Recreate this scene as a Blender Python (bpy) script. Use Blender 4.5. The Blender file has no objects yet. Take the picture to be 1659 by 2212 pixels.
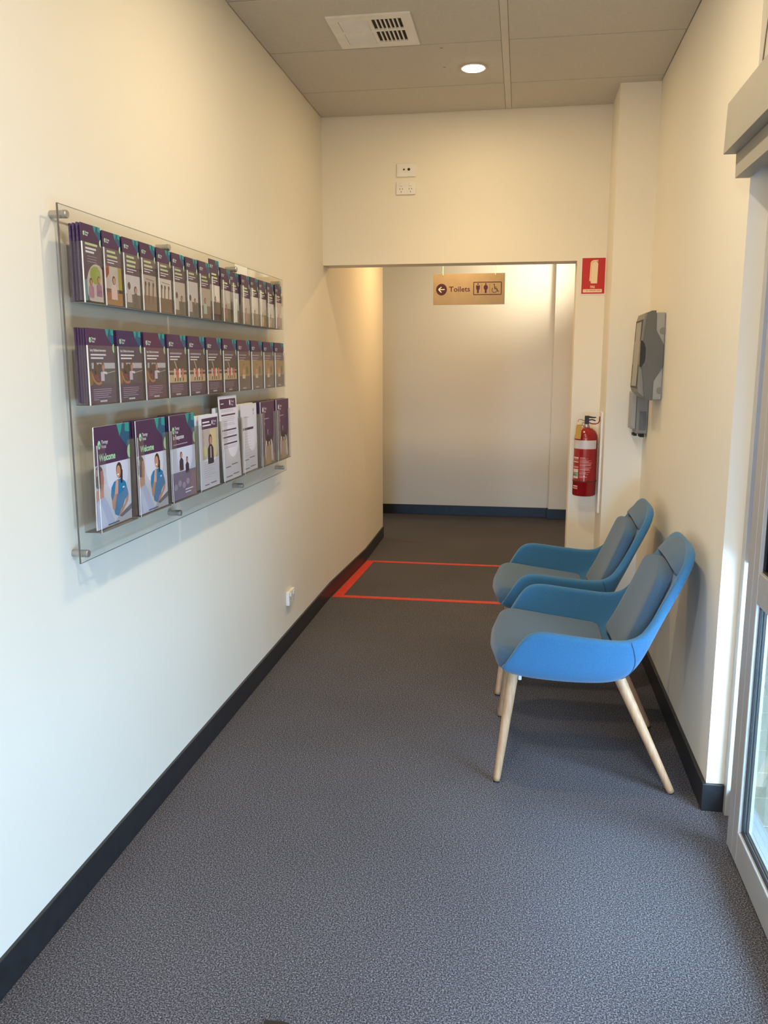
import bpy, bmesh, math, random
from mathutils import Vector, Matrix
random.seed(7)
SC = bpy.context.scene
COL = SC.collection

# ---------------------------------------------------------------- camera
W_PX, H_PX, F_PX = 1659.0, 2212.0, 1803.0
cd = bpy.data.cameras.new('camera')
cam = bpy.data.objects.new('camera', cd); COL.objects.link(cam)
cd.sensor_fit = 'VERTICAL'; cd.sensor_height = 24.0
cd.lens = F_PX / H_PX * 24.0
cd.clip_start = 0.02; cd.clip_end = 200
cam.location = (0, 0, 1.55)
cam.rotation_euler = (math.radians(90 - 10.157), 0, math.radians(9.256))
SC.camera = cam

# ---------------------------------------------------------------- world, exposure
w = bpy.data.worlds.new('world'); SC.world = w; w.use_nodes = True
nt = w.node_tree; nt.nodes.clear()
bg = nt.nodes.new('ShaderNodeBackground'); wo = nt.nodes.new('ShaderNodeOutputWorld')
bg.inputs['Color'].default_value = (0.46, 0.72, 1.0, 1); bg.inputs['Strength'].default_value = 1.2
nt.links.new(bg.outputs[0], wo.inputs[0])
vs = SC.view_settings
vs.view_transform = 'Standard'; vs.look = 'None'; vs.gamma = 1.0; vs.use_curve_mapping = False
vs.exposure = 0.0

# ---------------------------------------------------------------- daylight, ceiling lamps, added warm fill
def area(name, loc, aim, sx, sy, power, color, spread=180):
    d = bpy.data.lights.new(name, 'AREA'); d.shape = 'RECTANGLE'; d.size = sx; d.size_y = sy
    d.energy = power; d.color = color; d.spread = math.radians(spread)
    o = bpy.data.objects.new(name, d); COL.objects.link(o); o.location = loc
    v = Vector(aim) - Vector(loc)
    o.rotation_euler = v.to_track_quat('-Z', 'Y').to_euler()
    return o
# daylight outside the glazed entry behind the camera and outside the sliding door on the right
area('daylight_entry_low', (-0.45, -8.5, 0.50), (-0.10, 2.0, 0.50), 1.8, 0.85, 400, (0.16, 0.52, 1.0))
area('warm_fill_behind', (-0.3, -2.12, 1.7), (-0.3, 2.0, 1.3), 1.7, 1.3, 46, (1.0, 0.72, 0.42))  # added warm fill light
area('daylight_door_low', (1.55, 1.0, 0.55), (-1.2, 1.5, 0.45), 2.6, 0.8, 150, (0.42, 0.66, 1.0))
area('daylight_door_high', (1.75, 0.9, 1.8), (-1.2, 1.4, 1.1), 2.4, 1.1, 385, (0.50, 0.63, 0.80))
# daylight from a high window out of view on the right of the toilet corridor
area('daylight_corridor_window', (0.80, 7.72, 2.42), (-0.1, 8.49, 2.44), 0.5, 0.5, 5.6, (1.0, 0.90, 0.70), 70)
def lamp(name, loc, power, color, r=0.055):
    d = bpy.data.lights.new(name, 'AREA'); d.shape = 'DISK'; d.size = 2*r; d.energy = power; d.color = color
    o = bpy.data.objects.new(name, d); COL.objects.link(o); o.location = loc
    return o
WARM = (1.0, 0.76, 0.47)
LAMPS = [(-0.281, 4.49), (-0.281, 1.6), (-0.281, -1.2)]
def beam(name, loc, power, color, size=120, blend=1.0):
    d = bpy.data.lights.new(name, 'SPOT'); d.energy = power; d.color = color
    d.spot_size = math.radians(size); d.spot_blend = blend; d.shadow_soft_size = 0.045
    o = bpy.data.objects.new(name, d); COL.objects.link(o); o.location = loc
    return o
lamp('lamp_near_back', (-0.281, 4.49, 2.975), 6.5, (1.0, 0.74, 0.38))
beam('beam_near_back', (-0.281, 4.49, 2.975), 44, (1.0, 0.64, 0.30))
lamp('lamp_middle', (-0.281, 2.85, 2.975), 18, (1.0, 0.80, 0.50))
lamp('lamp_front', (-0.281, 0.9, 2.975), 32, (1.0, 0.95, 0.86))
lamp('lamp_rear', (-0.281, -1.1, 2.975), 4, (1.0, 0.84, 0.60))
lamp('lamp_corridor', (-0.5, 6.6, 2.70), 21, (1.0, 0.64, 0.28))
lamp('lamp_corridor_far', (-2.4, 7.8, 2.70), 6, (1.0, 0.85, 0.62))

# ---------------------------------------------------------------- materials
def srgb(r, g, b):
    def f(c):
        c /= 255.0
        return c / 12.92 if c <= 0.04045 else ((c + 0.055) / 1.055) ** 2.4
    return (f(r), f(g), f(b), 1.0)
def mat(name, color, rough=0.6, metal=0.0, noise=None, bump=0.0, bscale=60, spec=0.5, sheen=0.0, coat=0.0, c2=None, emis=None):
    m = bpy.data.materials.new(name); m.use_nodes = True
    nt = m.node_tree; b = nt.nodes['Principled BSDF']
    b.inputs['Base Color'].default_value = color; b.inputs['Roughness'].default_value = rough
    b.inputs['Metallic'].default_value = metal; b.inputs['Specular IOR Level'].default_value = spec
    b.inputs['Sheen Weight'].default_value = sheen; b.inputs['Coat Weight'].default_value = coat
    tc = nt.nodes.new('ShaderNodeTexCoord')
    if noise:
        n = nt.nodes.new('ShaderNodeTexNoise'); n.inputs['Scale'].default_value = noise; n.inputs['Detail'].default_value = 4
        r = nt.nodes.new('ShaderNodeValToRGB'); r.color_ramp.elements[0].position = 0.3; r.color_ramp.elements[1].position = 0.7
        r.color_ramp.elements[0].color = color
        r.color_ramp.elements[1].color = c2 or tuple(min(1, c * 1.08) for c in color[:3]) + (1,)
        nt.links.new(tc.outputs['Object'], n.inputs['Vector']); nt.links.new(n.outputs['Fac'], r.inputs['Fac'])
        nt.links.new(r.outputs['Color'], b.inputs['Base Color'])
    if bump:
        n2 = nt.nodes.new('ShaderNodeTexNoise'); n2.inputs['Scale'].default_value = bscale; n2.inputs['Detail'].default_value = 3
        bp = nt.nodes.new('ShaderNodeBump'); bp.inputs['Strength'].default_value = bump; bp.inputs['Distance'].default_value = 0.002
        nt.links.new(tc.outputs['Object'], n2.inputs['Vector']); nt.links.new(n2.outputs['Fac'], bp.inputs['Height'])
        nt.links.new(bp.outputs['Normal'], b.inputs['Normal'])
    if emis:
        b.inputs['Emission Color'].default_value = emis[0]; b.inputs['Emission Strength'].default_value = emis[1]
    return m
def glass(name, tint, gloss=0.04, rough=0.0, white=0.0):
    m = bpy.data.materials.new(name); m.use_nodes = True
    nt = m.node_tree; nt.nodes.clear(); N = nt.nodes.new
    out = N('ShaderNodeOutputMaterial'); tr = N('ShaderNodeBsdfTransparent'); tr.inputs[0].default_value = tint
    gl = N('ShaderNodeBsdfGlossy'); gl.inputs['Roughness'].default_value = rough
    fr = N('ShaderNodeLayerWeight'); fr.inputs['Blend'].default_value = 0.5
    pw = N('ShaderNodeMath'); pw.operation = 'POWER'; pw.inputs[1].default_value = 4.0
    mul = N('ShaderNodeMath'); mul.operation = 'MULTIPLY_ADD'; mul.inputs[1].default_value = 0.45; mul.inputs[2].default_value = gloss
    mul.use_clamp = True
    mx = N('ShaderNodeMixShader'); L = nt.links.new
    L(fr.outputs['Facing'], pw.inputs[0]); L(pw.outputs[0], mul.inputs[0]); L(mul.outputs[0], mx.inputs[0]); L(tr.outputs[0], mx.inputs[1]); L(gl.outputs[0], mx.inputs[2])
    last = mx
    if white:
        df = N('ShaderNodeBsdfDiffuse'); df.inputs[0].default_value = (0.85, 0.87, 0.88, 1)
        m2 = N('ShaderNodeMixShader'); m2.inputs[0].default_value = white
        L(last.outputs[0], m2.inputs[1]); L(df.outputs[0], m2.inputs[2]); last = m2
    L(last.outputs[0], out.inputs[0])
    return m
M = {}
M['wall'] = mat('wall_paint', (0.82, 0.77, 0.665, 1), 0.65, noise=1.2, bump=0.08, bscale=220, c2=(0.83, 0.78, 0.675, 1), spec=0.3)
M['black'] = mat('black_gloss_trim', (0.012, 0.013, 0.016, 1), 0.38, noise=30, c2=(0.02, 0.021, 0.025, 1))
M['tile'] = mat('ceiling_tile', (0.60, 0.56, 0.49, 1), 0.9, noise=90, c2=(0.64, 0.60, 0.53, 1), bump=0.25, bscale=160, spec=0.2)
M['tee'] = mat('ceiling_tee', (0.62, 0.58, 0.52, 1), 0.6, noise=8)
M['gap'] = mat('ceiling_gap_dark', (0.10, 0.085, 0.065, 1), 0.9, noise=10)
M['plastic'] = mat('white_plastic', (0.78, 0.76, 0.72, 1), 0.35, noise=15)
M['dark'] = mat('dark_void', (0.02, 0.017, 0.014, 1), 0.8, noise=20)
M['alu'] = mat('silver_aluminium', (0.50, 0.49, 0.48, 1), 0.42, 0.35, noise=6, c2=(0.53, 0.52, 0.51, 1))
M['opbox'] = mat('beige_silver_cover', (0.36, 0.34, 0.30, 1), 0.5, 0.2, noise=5)
M['gasket'] = mat('black_gasket', (0.008, 0.008, 0.01, 1), 0.5, noise=30)
M['glass'] = glass('clear_door_glass', (0.93, 0.97, 0.97, 1))
M['tint'] = glass('tinted_door_glass', (0.16, 0.18, 0.20, 1))
M['acryl'] = glass('clear_acrylic', (0.955, 0.96, 0.955, 1), 0.03, 0.03, 0.015)
M['panel'] = glass('acrylic_back_panel', (0.955, 0.955, 0.94, 1), 0.02, 0.03, 0.02)
M['edge'] = mat('acrylic_cut_edge', (0.11, 0.105, 0.09, 1), 0.3, noise=20)
M['bead'] = mat('acrylic_edge_glint', (0.80, 0.82, 0.84, 1), 0.2, noise=20)  # pale colour painted for the glint along the pocket edges
M['steel'] = mat('brushed_steel', (0.42, 0.40, 0.37, 1), 0.35, 0.7, noise=40)
M['paper'] = mat('white_paper', (0.80, 0.80, 0.82, 1), 0.6, noise=20)
M['purple'] = mat('purple_card', srgb(66, 38, 78), 0.45, noise=20)
M['purple_edge'] = mat('card_page_edges', srgb(92, 72, 112), 0.6, noise=200, c2=srgb(60, 40, 80))
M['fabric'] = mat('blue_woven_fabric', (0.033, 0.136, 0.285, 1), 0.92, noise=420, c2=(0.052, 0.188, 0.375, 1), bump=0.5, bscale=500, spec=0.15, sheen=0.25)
M['fabric2'] = mat('cushion_fabric_greyed_by_light', (0.052, 0.108, 0.188, 1), 0.92, noise=420, c2=(0.074, 0.144, 0.242, 1), bump=0.5, bscale=500, spec=0.15, sheen=0.25)  # slightly grey cushion cloth, greyed further for the warmer light on it
M['piping'] = mat('dark_seam', (0.02, 0.07, 0.15, 1), 0.9, noise=100)
M['tape'] = mat('red_floor_tape', (0.62, 0.035, 0.02, 1), 0.55, noise=30, c2=(0.72, 0.05, 0.03, 1))
M['red'] = mat('red_enamel', (0.27, 0.003, 0.007, 1), 0.22, noise=5, coat=0.4)
M['sign_red'] = mat('red_sign_face', (0.50, 0.008, 0.006, 1), 0.45, noise=5)
M['yellow'] = mat('yellow_tag', (0.50, 0.27, 0.012, 1), 0.5, noise=20)
M['dgrey'] = mat('dark_grey_plastic', (0.105, 0.105, 0.10, 1), 0.45, noise=12)
M['lgrey'] = mat('light_grey_plastic', (0.30, 0.30, 0.28, 1), 0.45, noise=12)
M['mgrey'] = mat('mid_grey_plastic', (0.20, 0.195, 0.175, 1), 0.45, noise=12)
M['signface'] = mat('brushed_gold_sign', (0.235, 0.19, 0.135, 1), 0.45, 0.1, noise=14, c2=(0.265, 0.215, 0.155, 1))
M['lamp'] = mat('lamp_lens_lit', (1, 0.9, 0.7, 1), 0.5, noise=5, emis=((1, 0.80, 0.50, 1), 26))
M['paver'] = mat('cream_paver', (0.36, 0.31, 0.22, 1), 0.8, noise=14, c2=(0.42, 0.37, 0.27, 1), bump=0.3, bscale=80)
M['joint'] = mat('paver_joint', (0.25, 0.24, 0.21, 1), 0.9, noise=30)

# wood with long grain
m = bpy.data.materials.new('pale_beech_wood'); m.use_nodes = True; nt = m.node_tree; b = nt.nodes['Principled BSDF']
tc = nt.nodes.new('ShaderNodeTexCoord'); mp = nt.nodes.new('ShaderNodeMapping'); mp.inputs['Scale'].default_value = (60, 60, 4)
n = nt.nodes.new('ShaderNodeTexNoise'); n.inputs['Scale'].default_value = 1.5; n.inputs['Detail'].default_value = 5
r = nt.nodes.new('ShaderNodeValToRGB'); r.color_ramp.elements[0].color = (0.40, 0.235, 0.125, 1); r.color_ramp.elements[1].color = (0.54, 0.34, 0.195, 1)
r.color_ramp.elements[0].position = 0.3; r.color_ramp.elements[1].position = 0.7
for a, c in ((tc.outputs['Object'], mp.inputs[0]), (mp.outputs[0], n.inputs['Vector']), (n.outputs['Fac'], r.inputs[0]), (r.outputs[0], b.inputs['Base Color'])): nt.links.new(a, c)
b.inputs['Roughness'].default_value = 0.45; M['wood'] = m

# speckled loop carpet
m = bpy.data.materials.new('speckled_grey_carpet'); m.use_nodes = True; nt = m.node_tree; b = nt.nodes['Principled BSDF']
tc = nt.nodes.new('ShaderNodeTexCoord')
n = nt.nodes.new('ShaderNodeTexNoise'); n.inputs['Scale'].default_value = 235; n.inputs['Detail'].default_value = 3.5; n.inputs['Roughness'].default_value = 0.85
nd = nt.nodes.new('ShaderNodeTexNoise'); nd.inputs['Scale'].default_value = 1.3; nd.inputs['Detail'].default_value = 3
r = nt.nodes.new('ShaderNodeValToRGB'); e = r.color_ramp.elements
e[0].position = 0.38; e[0].color = (0.016, 0.016, 0.020, 1); e[1].position = 0.655; e[1].color = (0.42, 0.425, 0.49, 1)
k = e.new(0.50); k.color = (0.086, 0.083, 0.097, 1)
mx = nt.nodes.new('ShaderNodeMix'); mx.data_type = 'RGBA'; mx.blend_type = 'MULTIPLY'; mx.inputs['Factor'].default_value = 0.35
bp = nt.nodes.new('ShaderNodeBump'); bp.inputs['Strength'].default_value = 0.7; bp.inputs['Distance'].default_value = 0.003
L = nt.links.new
L(tc.outputs['Object'], n.inputs['Vector']); L(tc.outputs['Object'], nd.inputs['Vector']); L(n.outputs['Fac'], r.inputs[0])
L(r.outputs[0], mx.inputs[6]); L(nd.outputs['Fac'], mx.inputs[7]); L(mx.outputs[2], b.inputs['Base Color'])
L(n.outputs['Fac'], bp.inputs['Height']); L(bp.outputs[0], b.inputs['Normal'])
b.inputs['Roughness'].default_value = 0.95; b.inputs['Specular IOR Level'].default_value = 0.15; M['carpet'] = m

# flat print: the ink colour of each printed patch is stored on the mesh
m = bpy.data.materials.new('printed_ink'); m.use_nodes = True; nt = m.node_tree; b = nt.nodes['Principled BSDF']
at = nt.nodes.new('ShaderNodeAttribute'); at.attribute_name = 'ink'
nt.links.new(at.outputs['Color'], b.inputs['Base Color']); b.inputs['Roughness'].default_value = 0.42; M['print'] = m

# ---------------------------------------------------------------- mesh helpers
def box(bm, x0, x1, y0, y1, z0, z1, bev=0.0, seg=2):
    v = [bm.verts.new(p) for p in ((x0,y0,z0),(x1,y0,z0),(x1,y1,z0),(x0,y1,z0),(x0,y0,z1),(x1,y0,z1),(x1,y1,z1),(x0,y1,z1))]
    fs = [bm.faces.new([v[i] for i in q]) for q in ((0,3,2,1),(4,5,6,7),(0,1,5,4),(1,2,6,5),(2,3,7,6),(3,0,4,7))]
    if bev:
        es = {e for f in fs for e in f.edges}
        bmesh.ops.bevel(bm, geom=list(es), offset=bev, segments=seg, affect='EDGES', profile=0.5)
def prism(bm, pts, axis, a, b_, bev=0.0):
    """extrude polygon pts (2D) along axis from a to b_"""
    def P(p, t):
        return (t, p[0], p[1]) if axis == 0 else (p[0], t, p[1]) if axis == 1 else (p[0], p[1], t)
    lo = [bm.verts.new(P(p, a)) for p in pts]; hi = [bm.verts.new(P(p, b_)) for p in pts]
    n = len(pts); fs = [bm.faces.new(lo), bm.faces.new(hi[::-1])]
    for i in range(n): fs.append(bm.faces.new((lo[(i+1)%n], lo[i], hi[i], hi[(i+1)%n])))
    bmesh.ops.recalc_face_normals(bm, faces=fs)
    if bev:
        es = {e for f in fs for e in f.edges}
        bmesh.ops.bevel(bm, geom=list(es), offset=bev, segments=2, affect='EDGES', profile=0.5)
def lathe(bm, prof, center, axis='Z', n=24):
    """prof: list of (radius, height)"""
    rings = []
    for r_, h in prof:
        ring = []
        for i in range(n):
            a = 2*math.pi*i/n; c, s = r_*math.cos(a), r_*math.sin(a)
            p = (c, s, h) if axis == 'Z' else (h, c, s) if axis == 'X' else (c, h, s)
            ring.append(bm.verts.new(Vector(p) + Vector(center)))
        rings.append(ring)
    for a, b_ in zip(rings, rings[1:]):
        for i in range(n): bm.faces.new((a[i], a[(i+1)%n], b_[(i+1)%n], b_[i]))
    f1 = bm.faces.new(rings[0][::-1]); f2 = bm.faces.new(rings[-1])
    bmesh.ops.recalc_face_normals(bm, faces=bm.faces[:])
def tube(bm, pts, rad, n=8):
    pts = [Vector(p) for p in pts]; rings = []
    rads = rad if isinstance(rad, (list, tuple)) else [rad]*len(pts)
    for i, p in enumerate(pts):
        d = (pts[min(i+1, len(pts)-1)] - pts[max(i-1, 0)]).normalized()
        u = d.cross(Vector((0, 1, 0)) if abs(d.y) < 0.9 else Vector((1, 0, 0))).normalized(); v = d.cross(u)
        rings.append([bm.verts.new(p + rads[i]*(math.cos(2*math.pi*k/n)*u + math.sin(2*math.pi*k/n)*v)) for k in range(n)])
    fs = []
    for a, b_ in zip(rings, rings[1:]):
        for i in range(n): fs.append(bm.faces.new((a[i], a[(i+1)%n], b_[(i+1)%n], b_[i])))
    fs.append(bm.faces.new(rings[0][::-1])); fs.append(bm.faces.new(rings[-1]))
    bmesh.ops.recalc_face_normals(bm, faces=fs)
def obj(name, bm, material, parent=None, smooth=False, off=None):
    """link a bmesh built in world coordinates as one object; relative to the parent's location when it has one"""
    if off is None and parent is not None: off = WL.get(parent.name, Vector((0, 0, 0)))
    off = Vector(off) if off is not None else Vector((0, 0, 0))
    if off.length: bmesh.ops.translate(bm, verts=bm.verts[:], vec=-off)
    me = bpy.data.meshes.new(name); bm.to_mesh(me); bm.free()
    me.materials.append(material)
    if smooth:
        for p in me.polygons: p.use_smooth = True
    o = bpy.data.objects.new(name, me); COL.objects.link(o)
    if parent is not None: o.parent = parent; WL[o.name] = off
    return o
WL = {}
def tag(o, label=None, cat=None, group=None, kind=None):
    if label: o['label'] = label
    if cat: o['category'] = cat
    if group: o['group'] = group
    if kind: o['kind'] = kind
    return o
def thing(name, loc, label, cat, group=None):
    o = bpy.data.objects.new(name, None); COL.objects.link(o); o.location = loc
    o.empty_display_size = 0.1
    WL[o.name] = Vector(loc)
    return tag(o, label, cat, group)
def struct(name, bm, material, label=None):
    return tag(obj(name, bm, material), label, None, None, 'structure')
def NB(): return bmesh.new()
def copy_tree(o, parent=None):
    c = o.copy(); COL.objects.link(c)
    if parent is not None: c.parent = parent; c.matrix_parent_inverse = Matrix()
    for ch in list(o.children): copy_tree(ch, c)
    return c

# ---- flat print
_fonts = {}
def text_polys(s, size, bold=0.0):
    cu = bpy.data.curves.new('t', 'FONT'); cu.body = s; cu.size = size; cu.resolution_u = 2; cu.offset = bold
    o = bpy.data.objects.new('t', cu); COL.objects.link(o)
    dg = bpy.context.evaluated_depsgraph_get(); dg.update()
    me = o.evaluated_get(dg).to_mesh()
    polys = [[(me.vertices[i].co.x, me.vertices[i].co.y) for i in p.vertices] for p in me.polygons]
    o.evaluated_get(dg).to_mesh_clear()
    bpy.data.objects.remove(o); bpy.data.curves.remove(cu)
    return polys
class Print:
    """flat coloured patches in metres on a w x h sheet"""
    def __init__(s, w, h): s.w, s.h, s.items = w, h, []
    def poly(s, pts, col, layer): s.items.append(([(max(0, min(s.w, x)), max(0, min(s.h, y))) for x, y in pts], col, layer))
    def rect(s, x0, y0, x1, y1, col, layer): s.poly([(x0, y0), (x1, y0), (x1, y1), (x0, y1)], col, layer)
    def ell(s, cx, cy, rx, ry, col, layer, n=14, a0=0, a1=360):
        s.poly([(cx + rx*math.cos(math.radians(a0 + (a1-a0)*i/n)), cy + ry*math.sin(math.radians(a0 + (a1-a0)*i/n))) for i in range(n + (a1-a0 != 360))], col, layer)
    def ring(s, cx, cy, r0, r1, col, layer, a0=0, a1=360, n=20):
        for i in range(n):
            a, b_ = (math.radians(a0+(a1-a0)*t/n) for t in (i, i+1))
            s.poly([(cx+r0*math.cos(a), cy+r0*math.sin(a)), (cx+r1*math.cos(a), cy+r1*math.sin(a)), (cx+r1*math.cos(b_), cy+r1*math.sin(b_)), (cx+r0*math.cos(b_), cy+r0*math.sin(b_))], col, layer)
    def line(s, p, q, t, col, layer):
        p, q = Vector(p), Vector(q); d = (q-p).normalized(); n = Vector((-d.y, d.x))*t/2
        s.poly([tuple(p-n), tuple(q-n), tuple(q+n), tuple(p+n)], col, layer)
    def text(s, st, x, y, size, col, layer, sx=1.0, bold=0.0):
        for p in text_polys(st, size, bold): s.items.append(([(x+a*sx, y+b_) for a, b_ in p], col, layer))
    def build(s, name, origin, U, V, N_, parent, gap=0.00022, off=None):
        origin, U, V, N_ = Vector(origin), Vector(U), Vector(V), Vector(N_)
        if off is None: off = WL.get(parent.name, Vector((0, 0, 0)))
        vs_, fs_, cols = [], [], []
        for pts, col, layer in s.items:
            b0 = len(vs_)
            vs_ += [tuple(origin + U*x + V*y + N_*(gap*(layer+1)) - off) for x, y in pts]
            fs_.append(list(range(b0, b0+len(pts)))); cols.append(col)
        me = bpy.data.meshes.new(name); me.from_pydata(vs_, [], fs_); me.update()
        ca = me.color_attributes.new('ink', 'FLOAT_COLOR', 'CORNER')
        for p, c in zip(me.polygons, cols):
            for li in p.loop_indices: ca.data[li].color = c
        me.materials.append(M['print'])
        o = bpy.data.objects.new(name, me); COL.objects.link(o); o.parent = parent
        return o

# ================================================================ SETTING
XL, XR, YB, ZC = -1.2325, 0.678, 5.22, 2.995
YF = 8.486
LW = [(XL, -2.2), (XL, 5.30), (-1.186, 6.353), (-1.196, 7.275)]
bm = NB(); box(bm, -3.7, 0.80, -2.35, 8.7, -0.12, 0.0); struct('floor', bm, M['carpet'], 'speckled dark grey loop carpet')
bm = NB(); prism(bm, [(-1.40, -2.2)] + LW + [(-1.40, 7.275)], 2, 0, ZC+0.15); struct('wall_left', bm, M['wall'], 'long cream wall carrying the leaflet display')
bm = NB(); prism(bm, [(-1.235, 2.14), (0.303, 2.14), (0.303, 0), (0.80, 0), (0.80, ZC+0.15), (-1.235, ZC+0.15)], 1, YB, YB+0.15)
struct('wall_back', bm, M['wall'], 'cream end wall with a wide doorless opening')
bm = NB(); box(bm, 0.47, 0.70, 4.85, YB, 0, ZC+0.1); struct('wall_pier', bm, M['wall'], 'shallow cream pier in the right back corner')
bm = NB(); box(bm, XR, 0.80, 2.86, YB, 0, ZC+0.15); struct('wall_right', bm, M['wall'], 'cream wall behind the armchairs')
bm = NB(); box(bm, 0.745, 0.90, -2.2, 2.86, 2.33, ZC+0.15); struct('wall_above_door', bm, M['wall'])
bm = NB(); box(bm, -3.7, 1.0, YF, YF+0.12, 0, 2.8); box(bm, 0.299, 0.62, 8.425, YF, 0, 2.75); struct('wall_far', bm, M['wall'], 'far cream wall seen through the opening')
bm = NB(); box(bm, 0.90, 1.02, 5.37, YF, 0, 2.8); struct('wall_corridor_right', bm, M['wall'])
bm = NB(); box(bm, -3.8, -3.7, 7.2, YF, 0, 2.8); struct('wall_corridor_left', bm, M['wall'])
bm = NB(); box(bm, -3.7, -1.40, 7.20, 7.275, 0, 2.8); struct('wall_corridor_near', bm, M['wall'])
bm = NB(); box(bm, -3.8, 1.02, 5.37, 8.6, 2.72, 2.85); struct('ceiling_corridor', bm, M['wall'])
# rear wall behind the camera: glazed entry, upper pane tinted to keep the daylight low
bm = NB(); box(bm, -1.4, -1.22, -2.34, -2.2, 0, ZC+0.1); box(bm, 0.55, 0.9, -2.34, -2.2, 0, ZC+0.1); box(bm, -1.22, 0.55, -2.34, -2.2, 2.4, ZC+0.1)
struct('wall_rear', bm, M['wall'])
# baseboards
def base_poly(name, pts, t=0.012, h=0.10, side=1):
    bm = NB(); n = len(pts); q = []
    for i, p in enumerate(pts):
        a = Vector(pts[max(0, i-1)]); c = Vector(pts[min(n-1, i+1)]); d = (c-a).normalized()
        q.append((p[0] + side*d.y*t, p[1] - side*d.x*t))
    prism(bm, list(pts) + q[::-1], 2, 0.0, h, 0.002)
    return struct(name, bm, M['black'])
base_poly('baseboard_left', [(x-0.002, y) for x, y in LW])
bm = NB(); prism(bm, [(XR-0.014, 2.846), (0.737, 2.846), (0.737, 2.86), (XR, 2.86), (XR, 4.85), (XR-0.014, 4.85)], 2, 0, 0.10, 0.0015); struct('baseboard_right', bm, M['black'])
bm = NB(); box(bm, 0.456, XR-0.014, 4.836, 4.85, 0, 0.10, 0.002); box(bm, 0.456, 0.47, 4.85, YB, 0, 0.1); box(bm, 0.303, 0.456, YB-0.014, YB, 0, 0.1); struct('baseboard_back', bm, M['black'])
bm = NB(); box(bm, -3.7, 0.299, YF-0.014, YF, 0, 0.10, 0.002); box(bm, 0.285, 0.62, 8.411, 8.425, 0, 0.10, 0.002); struct('baseboard_far', bm, M['black'])
# ceiling with separate tiles and tees
bm = NB(); box(bm, -1.4, 0.9, -2.35, YB+0.1, ZC+0.012, ZC+0.15); ceiling = struct('ceiling', bm, M['gap'], 'suspended ceiling of large mineral tiles')
TX = -0.118
rows = [YB-0.002, 4.755, 4.155, 3.565] + [3.565-0.6*i for i in range(1, 11)]
for y1, y0 in zip(rows, rows[1:]):
    for x0, x1 in ((XL+0.004, TX-0.018), (TX+0.018, XR-0.004 if y0 > 2.8 else 0.74)):
        bm = NB()
        yy1 = y1-0.0045; yy0 = max(y0+0.0045, -2.19)
        if yy0 >= yy1: continue
        box(bm, x0, x1, yy0, yy1, ZC, ZC+0.011, 0.0012, 1)
        obj('tile', bm, M['tile'], ceiling)
bm = NB(); box(bm, TX-0.0165, TX+0.0165, -2.19, YB-0.002, ZC-0.001, ZC+0.011, 0.001, 1); obj('tee', bm, M['tee'], ceiling)
# small dirt chips on the tiles
for x, y in ((-0.42, 4.2), (-0.43, 4.46)):
    bm = NB(); tube(bm, [(x, y, ZC-0.0004), (x+0.012, y+0.006, ZC-0.0004)], 0.0012, 5); obj('chip', bm, M['gap'], ceiling)

# outside paving
bm = NB(); box(bm, 0.80, 14, -12, 16, -0.2, -0.035); box(bm, -14, 14, -14, -2.35, -0.2, -0.035)
ground = struct('ground_outside', bm, M['joint'])
pm = None; cnt = 0
for i in range(8):
    for j in range(18):
        x0 = 0.82 + i*0.4; y0 = 1.4 + j*0.2 + 0.0
        if pm is None:
            bm = NB(); box(bm, 0.003, 0.397, 0.003, 0.197, -0.035, -0.015, 0.003, 1)
            p = obj('paver', bm, M['paver'], ground, off=(0, 0, 0)); pm = p.data
        else:
            p = bpy.data.objects.new('paver', pm); COL.objects.link(p); p.parent = ground
        p.location = (x0, y0, random.uniform(-0.001, 0.001))
# a rendered garden wall across the paving
bm = NB(); box(bm, 7.0, 7.25, -12, 16, -0.1, 2.2, 0.01); box(bm, 6.97, 7.28, -12, 16, 2.2, 2.28, 0.01)
struct('wall_outside', bm, mat('outside_render', (0.55, 0.56, 0.58, 1), 0.8, noise=3), None)

# ---------------------------------------------------------------- sliding door and frame
def leaf(name, x, y0, y1, kind_label, clear_low=True, z0=0.014, z1=2.16, th=0.040, st=0.116):
    root = tag(bpy.data.objects.new(name, None), kind_label, None, None, 'structure'); COL.objects.link(root)
    root.location = (x, y1, 0); WL[root.name] = Vector((x, y1, 0))
    zr0, zr1 = 0.120, None
    # stiles, each in two extrusions with a seam between
    for a, b_ in ((y1-0.062, y1), (y1-st, y1-0.0635), (y0, y0+0.062), (y0+0.0635, y0+st)):
        bm = NB(); box(bm, x, x+th, a, b_, z0, z1, 0.0015, 1); obj('stile', bm, M['alu'], root)
    for a, b_, nm in ((z0, 0.120, 'bottom_rail'), (0.852, 0.948, 'mid_rail'), (z1-0.10, z1, 'top_rail')):
        bm = NB(); box(bm, x+0.0005, x+th-0.0005, y0+st+0.0008, y1-st-0.0008, a, b_, 0.0015, 1); obj(nm, bm, M['alu'], root)
    for (za, zb, g, bead) in ((0.120, 0.852, 'glass', 'alu'), (0.948, z1-0.10, 'tint', 'alu')):
        ya, yb = y0+st, y1-st
        bm = NB(); box(bm, x+0.017, x+0.023, ya, yb, za, zb); obj('pane', bm, M[g], root)
        for side in (0, 1):
            xo = x+0.0105 if side == 0 else x+0.0232
            bm = NB(); t = 0.007
            for q in ((ya, ya+t, za, zb), (yb-t, yb, za, zb), (ya+t, yb-t, za, za+t), (ya+t, yb-t, zb-t, zb)):
                box(bm, xo, xo+0.0063, *q)
            obj('gasket', bm, M['gasket'], root)
        bm = NB(); t = 0.010
        for q in ((ya, ya+t, za, zb), (yb-t, yb, za, zb), (ya+t, yb-t, za, za+t), (ya+t, yb-t, zb-t, zb)):
            box(bm, x+0.030, x+0.0385, *q)
        obj('glazing_bead', bm, M['alu'], root)
    return root
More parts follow.
